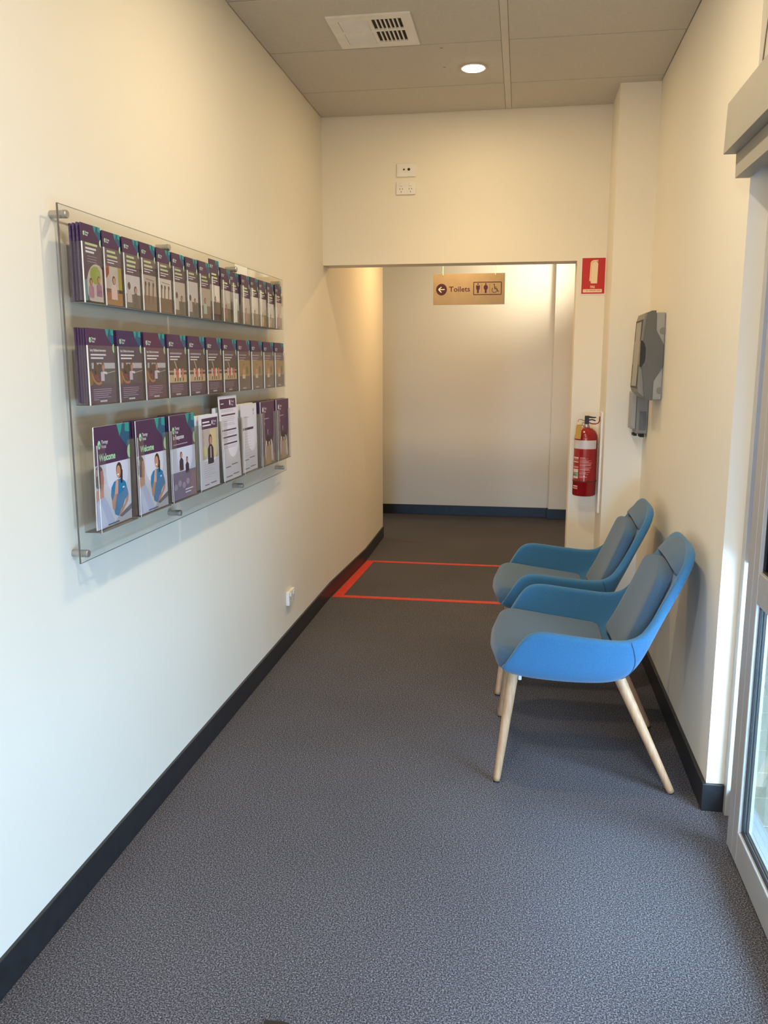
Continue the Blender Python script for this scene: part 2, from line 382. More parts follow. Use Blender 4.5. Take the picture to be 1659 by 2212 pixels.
leaf('door_1', 0.698, 1.58, 2.624, 'aluminium sliding door leaf with clear lower pane and tinted upper pane')
leaf('door_2', 0.698, 0.52, 1.572, 'second aluminium sliding leaf, nearer the camera')
# fixed sidelight frame behind the leaf
fr = tag(bpy.data.objects.new('window_1', None), 'fixed aluminium sidelight behind the sliding leaf', None, None, 'structure'); COL.objects.link(fr); fr.location = (0.75, 2.86, 0); WL[fr.name] = Vector((0.75, 2.86, 0))
for nm, q in (('post', (0.737, 0.80, 2.822, 2.859, 0, 2.2)), ('post', (0.748, 0.80, 1.50, 1.54, 0, 2.2)), ('bottom_rail', (0.752, 0.80, 1.54, 2.822, 0, 0.10)),
              ('mid_rail', (0.752, 0.80, 1.54, 2.822, 0.90, 0.96)), ('post', (0.748, 0.80, -2.18, -2.12, 0, 2.2)), ('bottom_rail', (0.752, 0.80, -2.12, 0.4, 0, 0.10)), ('mid_rail', (0.752, 0.80, -2.12, 0.4, 0.90, 0.96)), ('post', (0.748, 0.80, 0.4, 0.46, 0, 2.2))):
    bm = NB(); box(bm, *q, 0.002, 1); obj(nm, bm, M['alu'], fr)
for q, g in (((0.772, 0.778, 1.54, 2.822, 0.10, 0.90), 'glass'), ((0.772, 0.778, 1.54, 2.822, 0.96, 2.2), 'tint'), ((0.772, 0.778, -2.12, 0.4, 0.10, 0.90), 'glass'), ((0.772, 0.778, -2.12, 0.4, 0.96, 2.2), 'tint')):
    bm = NB(); box(bm, *q); obj('pane', bm, M[g], fr)
# entry behind the camera
en = tag(bpy.data.objects.new('window_2', None), None, None, None, 'structure'); COL.objects.link(en); en.location = (-0.3, -2.27, 0); WL[en.name] = Vector((-0.3, -2.27, 0))
for nm, q in (('post', (-1.22, -1.17, -2.3, -2.24, 0, 2.4)), ('post', (0.50, 0.55, -2.3, -2.24, 0, 2.4)), ('mid_rail', (-1.17, 0.50, -2.3, -2.24, 0.94, 1.02)), ('bottom_rail', (-1.17, 0.50, -2.3, -2.24, 0, 0.06)), ('top_rail', (-1.17, 0.50, -2.3, -2.24, 2.34, 2.4))):
    bm = NB(); box(bm, *q, 0.002, 1); obj(nm, bm, M['alu'], en)
for q, g in (((-1.17, 0.50, -2.273, -2.267, 0.06, 0.94), 'glass'), ((-1.17, 0.50, -2.273, -2.267, 1.02, 2.34), 'tint')):
    bm = NB(); box(bm, *q); obj('pane', bm, M[g], en)

# door operator
op = thing('door_operator', (0.67, 2.86, 2.2), 'long beige and silver sliding door operator box above the glass door', 'door operator')
bm = NB(); prism(bm, [(0.593, 2.180), (0.597, 2.326), (0.612, 2.334), (0.744, 2.334), (0.744, 2.180)], 1, -0.9, 2.858, 0.0015); obj('cover', bm, M['opbox'], op)
bm = NB(); prism(bm, [(0.632, 2.109), (0.630, 2.1795), (0.744, 2.1795), (0.744, 2.160), (0.675, 2.150), (0.675, 2.109)], 1, -0.9, 2.855, 0.001); obj('track_rail', bm, M['opbox'], op)
bm = NB(); box(bm, 0.690, 0.742, -0.9, 2.84, 2.1605, 2.1745); obj('brush_seal', bm, M['gasket'], op)
bm = NB(); tube(bm, [(0.672, 2.842, 2.42), (0.671, 2.845, 2.44), (0.668, 2.850, 2.50), (0.672, 2.850, 2.58), (0.682, 2.852, 2.70), (0.69, 2.853, 2.85), (0.69, 2.853, 2.99)], 0.0022, 6)
bmesh.ops.translate(bm, verts=bm.verts[:], vec=(0.018, -0.004, -0.06))
tag(obj('cable', bm, M['edge']), 'thin dark cable hanging from the ceiling down behind the door operator box', 'cable')

# ================================================================ CEILING FIXTURES
dl = thing('downlight', (LAMPS[0][0], LAMPS[0][1], ZC), 'small round recessed downlight glowing warm white in the ceiling', 'light')
bm = NB(); lathe(bm, [(0.062, -0.0005), (0.066, -0.004), (0.060, -0.007), (0.053, -0.004), (0.053, -0.0015)], (LAMPS[0][0], LAMPS[0][1], ZC), n=36); obj('trim_ring', bm, M['plastic'], dl, True)
bm = NB(); lathe(bm, [(0.0525, -0.002), (0.049, -0.010), (0.030, -0.016), (0.004, -0.018)], (LAMPS[0][0], LAMPS[0][1], ZC), n=36); obj('lens', bm, M['lamp'], dl, True)

v = thing('air_vent', (-0.69, 3.94, ZC), 'square white ceiling air diffuser with four banks of louvres', 'vent')
bm = NB()
X0, X1, Y0, Y1 = -0.868, -0.505, 3.768, 4.125
blocks = [(-0.822, -0.695, 3.815, 3.926, 'x'), (-0.822, -0.695, 3.955, 4.078, 'x'), (-0.678, -0.551, 3.812, 3.924, 'y'), (-0.678, -0.551, 3.944, 4.066, 'y')]
zf0, zf1 = ZC-0.008, ZC
xs = [X0, -0.822, -0.695, -0.678, -0.551, X1]
box(bm, X0, -0.823, Y0, Y1, zf0, zf1); box(bm, -0.550, X1, Y0, Y1, zf0, zf1)
box(bm, -0.6945, -0.6785, Y0, Y1, zf0, zf1)
box(bm, -0.823, -0.6945, Y0, 3.8145, zf0, zf1); box(bm, -0.823, -0.6945, 3.9265, 3.9545, zf0, zf1); box(bm, -0.823, -0.6945, 4.0785, Y1, zf0, zf1)
box(bm, -0.6785, -0.550, Y0, 3.8115, zf0, zf1); box(bm, -0.6785, -0.550, 3.9245, 3.9435, zf0, zf1); box(bm, -0.6785, -0.550, 4.0665, Y1, zf0, zf1)
obj('frame', bm, M['plastic'], v)
bm = NB(); box(bm, -0.823, -0.5505, 3.811, 4.079, ZC-0.0012, ZC-0.0004); obj('backing', bm, M['dark'], v)
for x0, x1, y0, y1, d in blocks:
    n = 6
    for i in range(n):
        bm = NB()
        if d == 'x':
            c = y0 + (y1-y0)*(i+0.5)/n
            prism(bm, [(c-0.0080, ZC-0.0030), (c-0.0072, ZC-0.0016), (c+0.0082, ZC-0.0082), (c+0.0074, ZC-0.0096)], 0, x0+0.001, x1-0.001)
            if y0 > 3.94: bmesh.ops.translate(bm, verts=bm.verts[:], vec=(0, 0, -0.0006))
        else:
            c = x0 + (x1-x0)*(i+1)/(n+0.9)
            box(bm, c-0.003, c+0.003, y0+0.001, y1-0.001, ZC-0.0085, ZC-0.0015)
        obj('louvre', bm, M['plastic'], v)

# ================================================================ WALL PLATES
def socket_plate(loc, face, label, kind):
    """face: 'back' (looks towards -y) or 'left' (looks towards +x)"""
    t = thing('wall_socket' if kind == 'power' else 'data_outlet', loc, label, 'socket' if kind == 'power' else 'outlet')
    cx, cy, cz = loc; w_, h_ = 0.116, 0.076
    if face == 'back':
        def B(bm, u0, u1, v0, v1, n0, n1, bev=0): box(bm, cx+u0, cx+u1, cy-n1, cy-n0, cz+v0, cz+v1, bev)
    else:
        def B(bm, u0, u1, v0, v1, n0, n1, bev=0): box(bm, cx+n0, cx+n1, cy+u0, cy+u1, cz+v0, cz+v1, bev)
    d = 0.011 if face == 'back' else 0.020
    bm = NB(); B(bm, -w_/2, w_/2, -h_/2, h_/2, 0.0003, d, 0.003); obj('plate', bm, M['plastic'], t)
    if kind == 'power':
        for s in (-1, 1):
            bm = NB(); B(bm, s*0.028-0.008, s*0.028+0.008, 0.010, 0.030, d-0.001, d+0.004, 0.0015); obj('switch', bm, M['plastic'], t)
            bm = NB()
            for du, dv in ((-0.008, -0.006), (0.008, -0.006), (0, -0.022)):
                B(bm, s*0.028+du-0.0016, s*0.028+du+0.0016, dv-0.004, dv+0.004, d-0.001, d+0.0006)
            obj('pin_slots', bm, M['edge'], t)
    else:
        bm = NB(); B(bm, -0.026, 0.030, -0.012, 0.016, d-0.001, d+0.002, 0.001); obj('insert', bm, M['plastic'], t)
        for u, r_ in ((-0.013, 0.005), (0.016, 0.008)):
            bm = NB(); lathe(bm, [(r_, -0.0006), (r_*0.9, -0.003)], (cx+u, cy-d-0.002, cz+0.003), 'Y', 14); obj('jack', bm, M['dark'], t)
    return t
socket_plate((-0.715, YB, 2.679), 'back', 'white television and data outlet plate, upper of the two plates high on the end wall', 'data')
socket_plate((-0.717, YB, 2.578), 'back', 'white double power socket, lower of the two plates high on the end wall', 'power')
socket_plate((XL, 4.30, 0.282), 'left', 'white double power socket low on the left wall above the black skirting', 'power')

# ================================================================ SIGNS
C_PLUM = srgb(52, 16, 40)
sg = thing('hanging_sign', (-0.443, 7.0, 2.26), 'gold toilets sign with arrow and pictograms hanging beyond the opening', 'sign')
SX0, SX1, SZ0, SZ1 = -0.733, -0.155, 2.013, 2.258
bm = NB(); box(bm, SX0, SX1, 6.997, 7.003, SZ0, SZ1, 0.001, 1); obj('board', bm, M['signface'], sg)
for sx in (-0.655, -0.232):
    bm = NB(); tube(bm, [(sx+0.002, 6.9945, SZ1-0.014), (sx, 6.9945, SZ1+0.002), (sx, 7.0, SZ1+0.010), (sx, 7.0, 2.72)], 0.0026, 6); obj('hanger', bm, M['plastic'], sg)
P = Print(SX1-SX0, SZ1-SZ0); s = (SX1-SX0)/1155.0   # zoomed picture pixels across the sign
def q(px, py): return ((px-275)*s, (SZ1-SZ0) - (py-232)*s*0.955)
cx_, cy_ = q(410, 492); P.ell(cx_, cy_, 88*s, 92*s, C_PLUM, 0, 28)
WHT = srgb(235, 220, 205)
P.line(q(365, 492), q(460, 490), 12*s, WHT, 1); P.line(q(362, 488), q(408, 450), 12*s, WHT, 2); P.line(q(362, 492), q(408, 540), 12*s, WHT, 2)
P.text('Toilets', *q(532, 528), 0.058, C_PLUM, 0, 1.06, 0.0009)
x0, y1 = q(925, 372); x1, y0 = q(1380, 588); t = 13*s
for a in ((x0+t, y0, x1-t, y0+t), (x0+t, y1-t, x1-t, y1), (x0, y0+t, x0+t, y1-t), (x1-t, y0+t, x1, y1-t)): P.rect(*a, C_PLUM, 0)
for cx2, cy2, a0 in ((x0+t, y0+t, 180), (x1-t, y0+t, 270), (x1-t, y1-t, 0), (x0+t, y1-t, 90)): P.ring(cx2, cy2, 0, t, C_PLUM, 0, a0, a0+90, 5)
OL = srgb(120, 88, 24)
for lx in (1060, 1188): P.line(q(lx, 550), q(lx, 403), 8*s, OL, 0)
for fx, wd in ((1000, 0), (1125, 1)):
    cx_, cy_ = q(fx, 407); P.ell(cx_, cy_, 12*s, 12*s, C_PLUM, 0, 12)
    if wd: P.ell(*q(fx, 465), 34*s, 42*s, C_PLUM, 0, 18)
    else:
        P.poly([q(fx-30, 430), q(fx+30, 430), q(fx+33, 440), q(fx+28, 490), q(fx+16, 505), q(fx-16, 505), q(fx-28, 490), q(fx-33, 440)], C_PLUM, 0)
    P.poly([q(fx-16, 500), q(fx-14, 556), q(fx+14, 556), q(fx+16, 500)], C_PLUM, 1)
P.ell(*q(1260, 420), 11*s, 11*s, C_PLUM, 0, 12)
P.ring(*q(1265, 508), 36*s, 45*s, C_PLUM, 0, 130, 400, 22)
P.line(q(1262, 436), q(1272, 490), 12*s, C_PLUM, 1); P.line(q(1266, 462), q(1300, 462), 8*s, C_PLUM, 2)
P.line(q(1270, 488), q(1305, 488), 11*s, C_PLUM, 2); P.line(q(1303, 486), q(1322, 536), 11*s, C_PLUM, 3); P.line(q(1318, 536), q(1338, 528), 9*s, C_PLUM, 4)
P.build('lettering', (SX0, 6.997, SZ0), (1, 0, 0), (0, 0, 1), (0, -1, 0), sg, 0.0003)

fs = thing('fire_sign', (0.4, YB, 2.05), 'red fire extinguisher location sign on the end wall right of the opening', 'sign')
FX0, FX1, FZ0, FZ1 = 0.327, 0.472, 1.944, 2.160
bm = NB(); box(bm, FX0, FX1, YB-0.0025, YB-0.0002, FZ0, FZ1); obj('board', bm, M['plastic'], fs)
P = Print(FX1-FX0, FZ1-FZ0); W_, H_ = FX1-FX0, FZ1-FZ0; RED = (0.50, 0.002, 0.001, 1); CR = srgb(240, 215, 180)
def q(px, py): return ((px-500)/835.0*W_, H_-(py-215)/1245.0*H_)
P.rect(0.006, 0.006, W_-0.006, H_-0.006, RED, 0)
P.poly([q(845, 1085), q(1045, 1085), q(1050, 1050), q(1062, 440), q(1040, 400), q(985, 372), q(920, 372), q(870, 400), q(850, 440), q(835, 1050)], CR, 1)
P.poly([q(790, 1005), q(828, 1012), q(845, 430), q(880, 378), q(960, 352), q(1060, 345), q(1068, 318), q(920, 318), q(850, 345), q(812, 400)], CR, 2)
P.poly([q(930, 340), q(1075, 378), q(1065, 388), q(950, 372)], CR, 3)
x_, y_ = q(825, 1238); P.text('FIRE', x_, y_, 0.0195, CR, 1, 0.78, 0.0004)
a, b_ = q(590, 1380); c, d = q(1215, 1275); P.rect(a, b_, c, d, CR, 1)
for i, (u0, u1) in enumerate(((640, 665), (690, 760), (790, 1020), (1040, 1175))):
    a, b_ = q(u0, 1340); c, d = q(u1, 1305); P.rect(a, b_, c, d, srgb(205, 150, 120), 2)
P.build('pictogram', (FX0, YB-0.0025, FZ0), (1, 0, 0), (0, 0, 1), (0, -1, 0), fs, 0.0003)

# ================================================================ FIRE EXTINGUISHER
ex = thing('fire_extinguisher', (0.382, 5.02, 0.78), 'red fire extinguisher with a yellow tag hung on the side of the pier', 'extinguisher')
EX, EY = 0.3825, 5.02
R_ = 0.0675
bm = NB(); lathe(bm, [(0.055, 0.775), (R_-0.003, 0.778), (R_, 0.785), (R_, 0.858), (R_+0.0015, 0.860), (R_+0.0015, 0.866), (R_, 0.868), (R_, 1.115), (0.064, 1.135), (0.053, 1.155), (0.036, 1.170), (0.020, 1.177)], (EX, EY, 0), n=48)
obj('cylinder', bm, M['red'], ex, True)
bm = NB(); lathe(bm, [(R_+0.0012, 0.8635), (R_+0.0022, 0.864), (R_+0.0022, 0.867), (R_+0.0012, 0.8675)], (EX, EY, 0), n=48); obj('base_ring', bm, M['dark'], ex)
def band(name, z0, z1, a0, a1, m_, r_=None, parent=ex):
    r_ = r_ or R_+0.0008; bm = NB(); n = 24; lo, hi = [], []
    for i in range(n+1):
        a = math.radians(a0+(a1-a0)*i/n); lo.append(bm.verts.new((EX+r_*math.cos(a), EY+r_*math.sin(a), z0))); hi.append(bm.verts.new((EX+r_*math.cos(a), EY+r_*math.sin(a), z1)))
    for i in range(n): bm.faces.new((lo[i], lo[i+1], hi[i+1], hi[i]))
    return obj(name, bm, m_, parent, True)
band('white_band', 1.055, 1.105, 170, 325, mat('pale_band', (0.62, 0.56, 0.54, 1), 0.4, noise=10))
# lettering on the label wraps around the cylinder
def wrap(name, items):
    vs_, fs_, cols = [], [], []
    for a0, a1, z0, z1, col in items:
        n = 3; b0 = len(vs_)
        for i in range(n+1):
            a = math.radians(a0+(a1-a0)*i/n)
            for z in (z0, z1): vs_.append((EX+(R_+0.0012)*math.cos(a)-ex.location.x, EY+(R_+0.0012)*math.sin(a)-ex.location.y, z-ex.location.z))
        for i in range(n): fs_.append((b0+2*i, b0+2*i+2, b0+2*i+3, b0+2*i+1)); cols.append(col)
    me = bpy.data.meshes.new(name); me.from_pydata(vs_, [], fs_); ca = me.color_attributes.new('ink', 'FLOAT_COLOR', 'CORNER')
    for p, c in zip(me.polygons, cols):
        for li in p.loop_indices: ca.data[li].color = c
    me.materials.append(M['print']); o = bpy.data.objects.new(name, me); COL.objects.link(o); o.parent = ex
PK = srgb(214, 130, 128); WH2 = srgb(225, 195, 185)
it = []
z = 1.005
for k in range(22):
    L_ = [28, 45, 34, 62, 48, 66, 64, 62, 60, 30, 64, 60, 52, 58, 30, 56, 34, 48, 30, 26, 40, 22][k]
    it.append((240, 240+L_*0.9, z-0.0022, z, PK if k % 4 else WH2)); z -= 0.0056
for zz, hh, col in ((1.006, 0.008, WH2), (0.995, 0.003, PK), (0.987, 0.002, PK), (0.980, 0.005, WH2), (0.952, 0.010, PK), (0.936, 0.020, WH2), (0.916, 0.004, srgb(60, 110, 70)), (0.912, 0.018, srgb(170, 190, 170)), (0.909, 0.014, srgb(40, 95, 60)), (0.893, 0.012, WH2), (0.838, 0.006, WH2), (0.828, 0.010, PK)):
    it.append((198, 232 if hh != 0.014 else 226, zz-hh, zz, col))
wrap('instruction_print', [q_ for q_ in it if q_[0] > 235]); [wrap('rating_print', [q_ for q_ in it if q_[0] < 235 and a_ <= q_[3] < b_]) for a_, b_ in ((0, 0.86), (0.86, 0.96), (0.96, 2))]
bm = NB(); lathe(bm, [(0.017, 1.176), (0.019, 1.180), (0.015, 1.190), (0.014, 1.196)], (EX, EY, 0), n=18); obj('neck_collar', bm, M['steel'], ex, True)
bm = NB(); box(bm, EX-0.012, EX+0.012, EY-0.011, EY+0.011, 1.196, 1.244, 0.002); obj('valve_body', bm, M['gasket'], ex)
bm = NB(); prism(bm, [(EX+0.006, 1.244), (EX+0.006, 1.232), (EX+0.040, 1.230), (EX+0.052, 1.232), (EX+0.052, 1.237), (EX+0.035, 1.238)], 1, EY-0.009, EY+0.009, 0.001); obj('squeeze_lever', bm, M['gasket'], ex)
bm = NB(); tube(bm, [(EX+0.008, EY, 1.218), (EX+0.030, EY, 1.222), (EX+0.049, EY, 1.216)], 0.0035, 8); obj('carry_handle', bm, M['dark'], ex)
bm = NB(); tube(bm, [(EX+0.012, EY, 1.204), (EX+0.030, EY, 1.198), (EX+0.050, EY, 1.197), (EX+0.066, EY, 1.203), (EX+0.072, EY, 1.215), (EX+0.073, EY, 1.240)], 0.0035, 8); obj('hanging_hook', bm, M['red'], ex)
bm = NB(); tube(bm, [(EX-0.012, EY-0.004, 1.214), (EX-0.030, EY-0.004, 1.222), (EX-0.046, EY-0.004, 1.222), (EX-0.050, EY-0.004, 1.208)], 0.0028, 8); tube(bm, [(EX-0.012, EY-0.006, 1.202), (EX-0.024, EY-0.008, 1.206), (EX-0.030, EY-0.010, 1.190), (EX-0.018, EY-0.008, 1.186)], 0.003, 8); obj('pull_pin', bm, M['steel'], ex)
bm = NB(); prism(bm, [(EX-0.070, 1.117), (EX-0.036, 1.113), (EX-0.033, 1.190), (EX-0.040, 1.198), (EX-0.060, 1.197), (EX-0.064, 1.188)], 1, EY-0.074, EY-0.0705, 0.0008); obj('service_tag', bm, M['yellow'], ex)
bm = NB(); tube(bm, [(EX-0.048, EY-0.072, 1.194), (EX-0.048, EY-0.04, 1.205), (EX-0.046, EY-0.006, 1.219)], 0.0009, 5); obj('tag_tie', bm, M['plastic'], ex)
bm = NB(); box(bm, 0.4575, 0.4698, 4.955, 5.085, 0.68, 1.268, 0.003); tag(obj('mounting_board', bm, M['plastic']), 'narrow cream backing board behind the fire extinguisher on the pier', 'board')

# ================================================================ DISPENSERS
dp = thing('towel_dispenser', (0.64, 4.4, 1.58), 'large two tone grey dispenser box on the right wall above the far armchair', 'dispenser')
bm = NB(); box(bm, 0.632, XR-0.0005, 4.284, 4.56, 1.368, 1.788, 0.006); obj('back_case', bm, M['lgrey'], dp)
prof = [(0.632, 1.797), (0.636, 1.706), (0.675, 1.636), (0.6765, 1.53), (0.635, 1.459), (0.633, 1.366), (0.600, 1.371), (0.594, 1.40), (0.578, 1.53), (0.578, 1.63), (0.588, 1.75), (0.594, 1.787), (0.610, 1.796)]
# dark cheek on the side facing the camera and its twin on the far side
for a, b_ in ((4.279, 4.288), (4.556, 4.565)):
    bm = NB(); prism(bm, [(x-0.0015, z) for x, z in prof], 1, a, b_, 0.001); obj('side_cover', bm, M['dgrey'], dp)
fp = [(0.632, 1.792), (0.632, 1.369), (0.604, 1.372), (0.567, 1.405), (0.561, 1.43), (0.566, 1.60), (0.574, 1.752), (0.583, 1.786), (0.600, 1.792)]
bm = NB(); prism(bm, fp, 1, 4.2885, 4.556, 0.002); obj('front_cover', bm, M['mgrey'], dp)
# front window with dark rim
def slab(bm, y0, y1, z0, z1, off, th):
    def fx(z): 
        t_ = (z-1.43)/(1.752-1.43); return 0.561 + t_*0.013
    prism(bm, [(fx(z0)-off-th, z0), (fx(z1)-off-th, z1), (fx(z1)-off, z1), (fx(z0)-off, z0)], 1, y0, y1)
bm = NB(); slab(bm, 4.300, 4.545, 1.424, 1.756, -0.001, 0.0022); obj('window_rim', bm, M['gasket'], dp)
bm = NB(); slab(bm, 4.335, 4.505, 1.434, 1.746, 0.0005, 0.0022); obj('window_panel', bm, M['lgrey'], dp)
bm = NB(); prism(bm, [(0.5715, 1.655), (0.583, 1.64), (0.590, 1.615), (0.590, 1.565), (0.586, 1.55), (0.5725, 1.53), (0.565, 1.53), (0.566, 1.655)], 1, 4.2762, 4.2950, 0.001); obj('hand_recess', bm, M['gasket'], dp)
for zc in (1.70, 1.415):
    bm = NB(); lathe(bm, [(0.017, 0), (0.016, -0.0012)], (0.668, 4.2842, zc), 'Y', 20)
    o = obj('screw_boss', bm, M['mgrey'], dp)
bm = NB(); box(bm, 0.655, 0.674, 4.40, 4.44, 1.788, 1.7885); obj('warning_mark', bm, M['red'], dp)
d2 = thing('soap_dispenser', (0.64, 4.7, 1.27), 'small grey wall dispenser hanging just behind and below the large grey box', 'dispenser')
bm = NB(); box(bm, 0.588, 0.614, 4.68, 4.80, 1.195, 1.395, 0.005); obj('front_shell', bm, M['lgrey'], d2)
bm = NB(); box(bm, 0.6145, XR-0.0005, 4.685, 4.80, 1.170, 1.40, 0.005); obj('body', bm, M['mgrey'], d2)
bm = NB(); box(bm, 0.632, 0.668, 4.6815, 4.6845, 1.19, 1.29); obj('side_groove', bm, M['dgrey'], d2)
bm = NB(); box(bm, 0.608, 0.626, 4.70, 4.78, 1.157, 1.170, 0.002); box(bm, 0.642, 0.664, 4.70, 4.78, 1.150, 1.170, 0.002); obj('nozzle', bm, M['dark'], d2)

# ================================================================ FLOOR TAPE
tp = thing('floor_tape', (-0.6, 5.8, 0), 'red tape rectangle stuck on the carpet in front of the opening', 'tape')
for pts in ([(-1.215, 5.290), (-1.150, 5.290), (-1.112, 6.36), (-1.172, 6.36)], [(-1.149, 5.292), (0.30, 5.300), (0.30, 5.348), (-1.149, 5.342)], [(-1.111, 6.315), (0.26, 6.315), (0.26, 6.36), (-1.111, 6.36)]):
    bm = NB(); prism(bm, pts, 2, 0.0004, 0.0018); obj('tape_strip', bm, M['tape'], tp)
bm = NB(); box(bm, -0.56, -0.50, 1.63, 1.675, 0.0005, 0.012, 0.003); tag(obj('door_stop', bm, M['gasket']), 'small black object lying on the carpet at the bottom edge', 'door stop')

# ================================================================ ARMCHAIRS
def cr(pts, t):
    """Catmull-Rom through (key, Vector) pairs"""
    ks = [p[0] for p in pts]
    i = max(0, min(len(ks)-2, next((j for j in range(len(ks)-1) if t <= ks[j+1]), len(ks)-2)))
    p0 = pts[max(0, i-1)][1]; p1 = pts[i][1]; p2 = pts[i+1][1]; p3 = pts[min(len(pts)-1, i+2)][1]
    u = (t-ks[i])/(ks[i+1]-ks[i])
    d1 = (p2-p0)/2*1.0 if i > 0 else (p2-p1); d2 = (p3-p1)/2*1.0 if i+2 < len(pts) else (p2-p1)
    if i > 0: d1 = (p2-p0)*((ks[i+1]-ks[i])/(ks[i+1]-ks[i-1]))
    if i+2 < len(pts): d2 = (p3-p1)*((ks[i+1]-ks[i])/(ks[i+2]-ks[i]))
    return p1*(2*u**3-3*u*u+1) + d1*(u**3-2*u*u+u) + p2*(-2*u**3+3*u*u) + d2*(u**3-u*u)
V = Vector
EDGE = [(0, V((.650, 0, .890))), (.10, V((.649, .10, .889))), (.17, V((.645, .165, .883))), (.23, V((.636, .205, .862))), (.30, V((.612, .232, .818))),
        (.40, V((.567, .262, .738))), (.50, V((.515, .290, .660))), (.58, V((.460, .318, .604))), (.64, V((.400, .335, .583))), (.73, V((.290, .347, .588))),
        (.82, V((.170, .350, .600))), (.88, V((.090, .350, .607))), (.92, V((.045, .348, .594))), (.955, V((.010, .343, .550))), (.98, V((-.018, .335, .490))), (1.0, V((-.046, .318, .450)))]
BASE = [(0, V((.385, 0, .402))), (.17, V((.385, .10, .402))), (.30, V((.380, .17, .402))), (.40, V((.365, .215, .402))), (.50, V((.335, .245, .402))), (.58, V((.295, .262, .402))),
        (.73, V((.190, .272, .402))), (.88, V((.070, .272, .408))), (.955, V((.0, .268, .418))), (1.0, V((-.040, .258, .430)))]
def shell_pt(t, v):
    a = abs(t); sgn = 1 if t >= 0 else -1
    B = cr(BASE, a); E_ = cr(EDGE, a)
    back = max(0.0, min(1.0, (0.66-a)/0.30)); back = back*back*(3-2*back)
    o = V((E_.x-B.x, E_.y-B.y, 0)); ol = o.length or 1e-6
    dz = E_.z - B.z
    C1 = B + o*(0.32*back + 0.72*(1-back)) + V((0, 0, 0.005))
    C2 = B + o*(0.52*back + 0.97*(1-back)) + V((0, 0, dz*(0.42*back + 0.38*(1-back))))
    p = B*(1-v)**3 + C1*3*v*(1-v)**2 + C2*3*v*v*(1-v) + E_*v**3
    return V((p.x, p.y*sgn, p.z))
NT, NV = 56, 12
def make_shell():
    bm = NB(); cols = []
    for i in range(NT+1):
        t = -1 + 2*i/NT
        cols.append([bm.verts.new(shell_pt(t, j/NV)) for j in range(NV+1)])
    for i in range(NT):
        for j in range(NV): bm.faces.new((cols[i][j], cols[i][j+1], cols[i+1][j+1], cols[i+1][j]))
    # underside: pair each side with its mirror, closing across the seat pan
    h = NT//2
    K = 10
    rowsu = []
    for i in range(h+1):
        a = cols[i][0]; b_ = cols[NT-i][0]
        if i == h: rowsu.append([a]*(K+1)); continue
        r_ = [a]
        for k in range(1, K):
            u = k/K; p = a.co.lerp(b_.co, u); r_.append(bm.verts.new(p))
        r_.append(b_); rowsu.append(r_)
    for i in range(h):
        for k in range(K):
            a, b_, c, d = rowsu[i][k], rowsu[i][k+1], rowsu[i+1][k+1], rowsu[i+1][k]
            f = [a, b_, c, d]; u_ = []
            for x in f:
                if x not in u_: u_.append(x)
            if len(u_) >= 3: bm.faces.new(u_)
    # front lip: a low lip between the two arm fronts
    fa, fb = cols[0], cols[NT]
    prev = rowsu[0]
    for j in (1, 2, 3):
        A = V((-.052 - .006*j, 0, .430 + .012*j))
        rr = [fa[j]]
        for k in range(1, K):
            u = k/K; yy = fa[j].co.y*(1-u) + fb[j].co.y*u
            e = min(1, min(u, 1-u)*4)
            rr.append(bm.verts.new((fa[j].co.x*(1-e) + A.x*e, yy, fa[j].co.z*(1-e) + A.z*e)))
        rr.append(fb[j])
        for k in range(K): bm.faces.new((prev[k], prev[k+1], rr[k+1], rr[k]))
        prev = rr
    bmesh.ops.recalc_face_normals(bm, faces=bm.faces[:])
    # make sure normals point outward (downwards under the seat)
    s_ = sum(f.normal.z for f in bm.faces if f.calc_center_median().z < 0.42 and abs(f.calc_center_median().y) < 0.15)
    if s_ > 0: bmesh.ops.reverse_faces(bm, faces=bm.faces[:])
    return bm
def pillow(bm, fn, nu=24, nv=24):
    """closed cushion from fn(u,v,side) -> point"""
    top = [[bm.verts.new(fn(i/nu, j/nv, 1)) for j in range(nv+1)] for i in range(nu+1)]
    bot = [[top[i][j] if i in (0, nu) or j in (0, nv) else bm.verts.new(fn(i/nu, j/nv, 0)) for j in range(nv+1)] for i in range(nu+1)]
    for i in range(nu):
        for j in range(nv):
            bm.faces.new((top[i][j], top[i+1][j], top[i+1][j+1], top[i][j+1]))
            bm.faces.new((bot[i][j], bot[i][j+1], bot[i+1][j+1], bot[i+1][j]))
    bmesh.ops.recalc_face_normals(bm, faces=bm.faces[:])
def sup(x, n): return (max(0.0, 1 - abs(x)**n))**(1.0/n)
def seat_fn(u, v, side):
    # u: front 0 -> back 1, v: across; rounded plan, deep puffed front
    x = -0.093 + u*0.455; e = 2*v-1
    wide = 0.278 + 0.012*(1-u)
    plan = sup(max(0, (0.22-u)/0.22), 2.6)          # rounded front corners
    y = e*wide*(0.80 + 0.20*plan)
    x += 0.030*abs(e)**3*(1-u)                       # front edge bows
    edge = sup(abs(e), 6) * min(1, sup(max(0, (0.16-u)/0.16), 2.2) + 0.0) * sup(max(0, (u-0.9)/0.1), 2.2)
    zc = 0.470 - 0.050*u
    up = 0.052*edge*(1.0 + 0.10*(1-u)); dn = 0.050*edge
    return V((x, y, zc + up if side else max(zc - dn, 0.418)))
_px = [(shell_pt(0, j/60).z, shell_pt(0, j/60).x) for j in range(8, 61)]
def inner_x(z, e=0.0):
    """front face of the shell's back at height z; e is -1..1 across"""
    for (z0, x0), (z1, x1) in zip(_px, _px[1:]):
        if z <= z1: break
    x = x0 + (x1-x0)*(z-z0)/(z1-z0)
    return x - 0.034 - 0.022*abs(e)**2.4
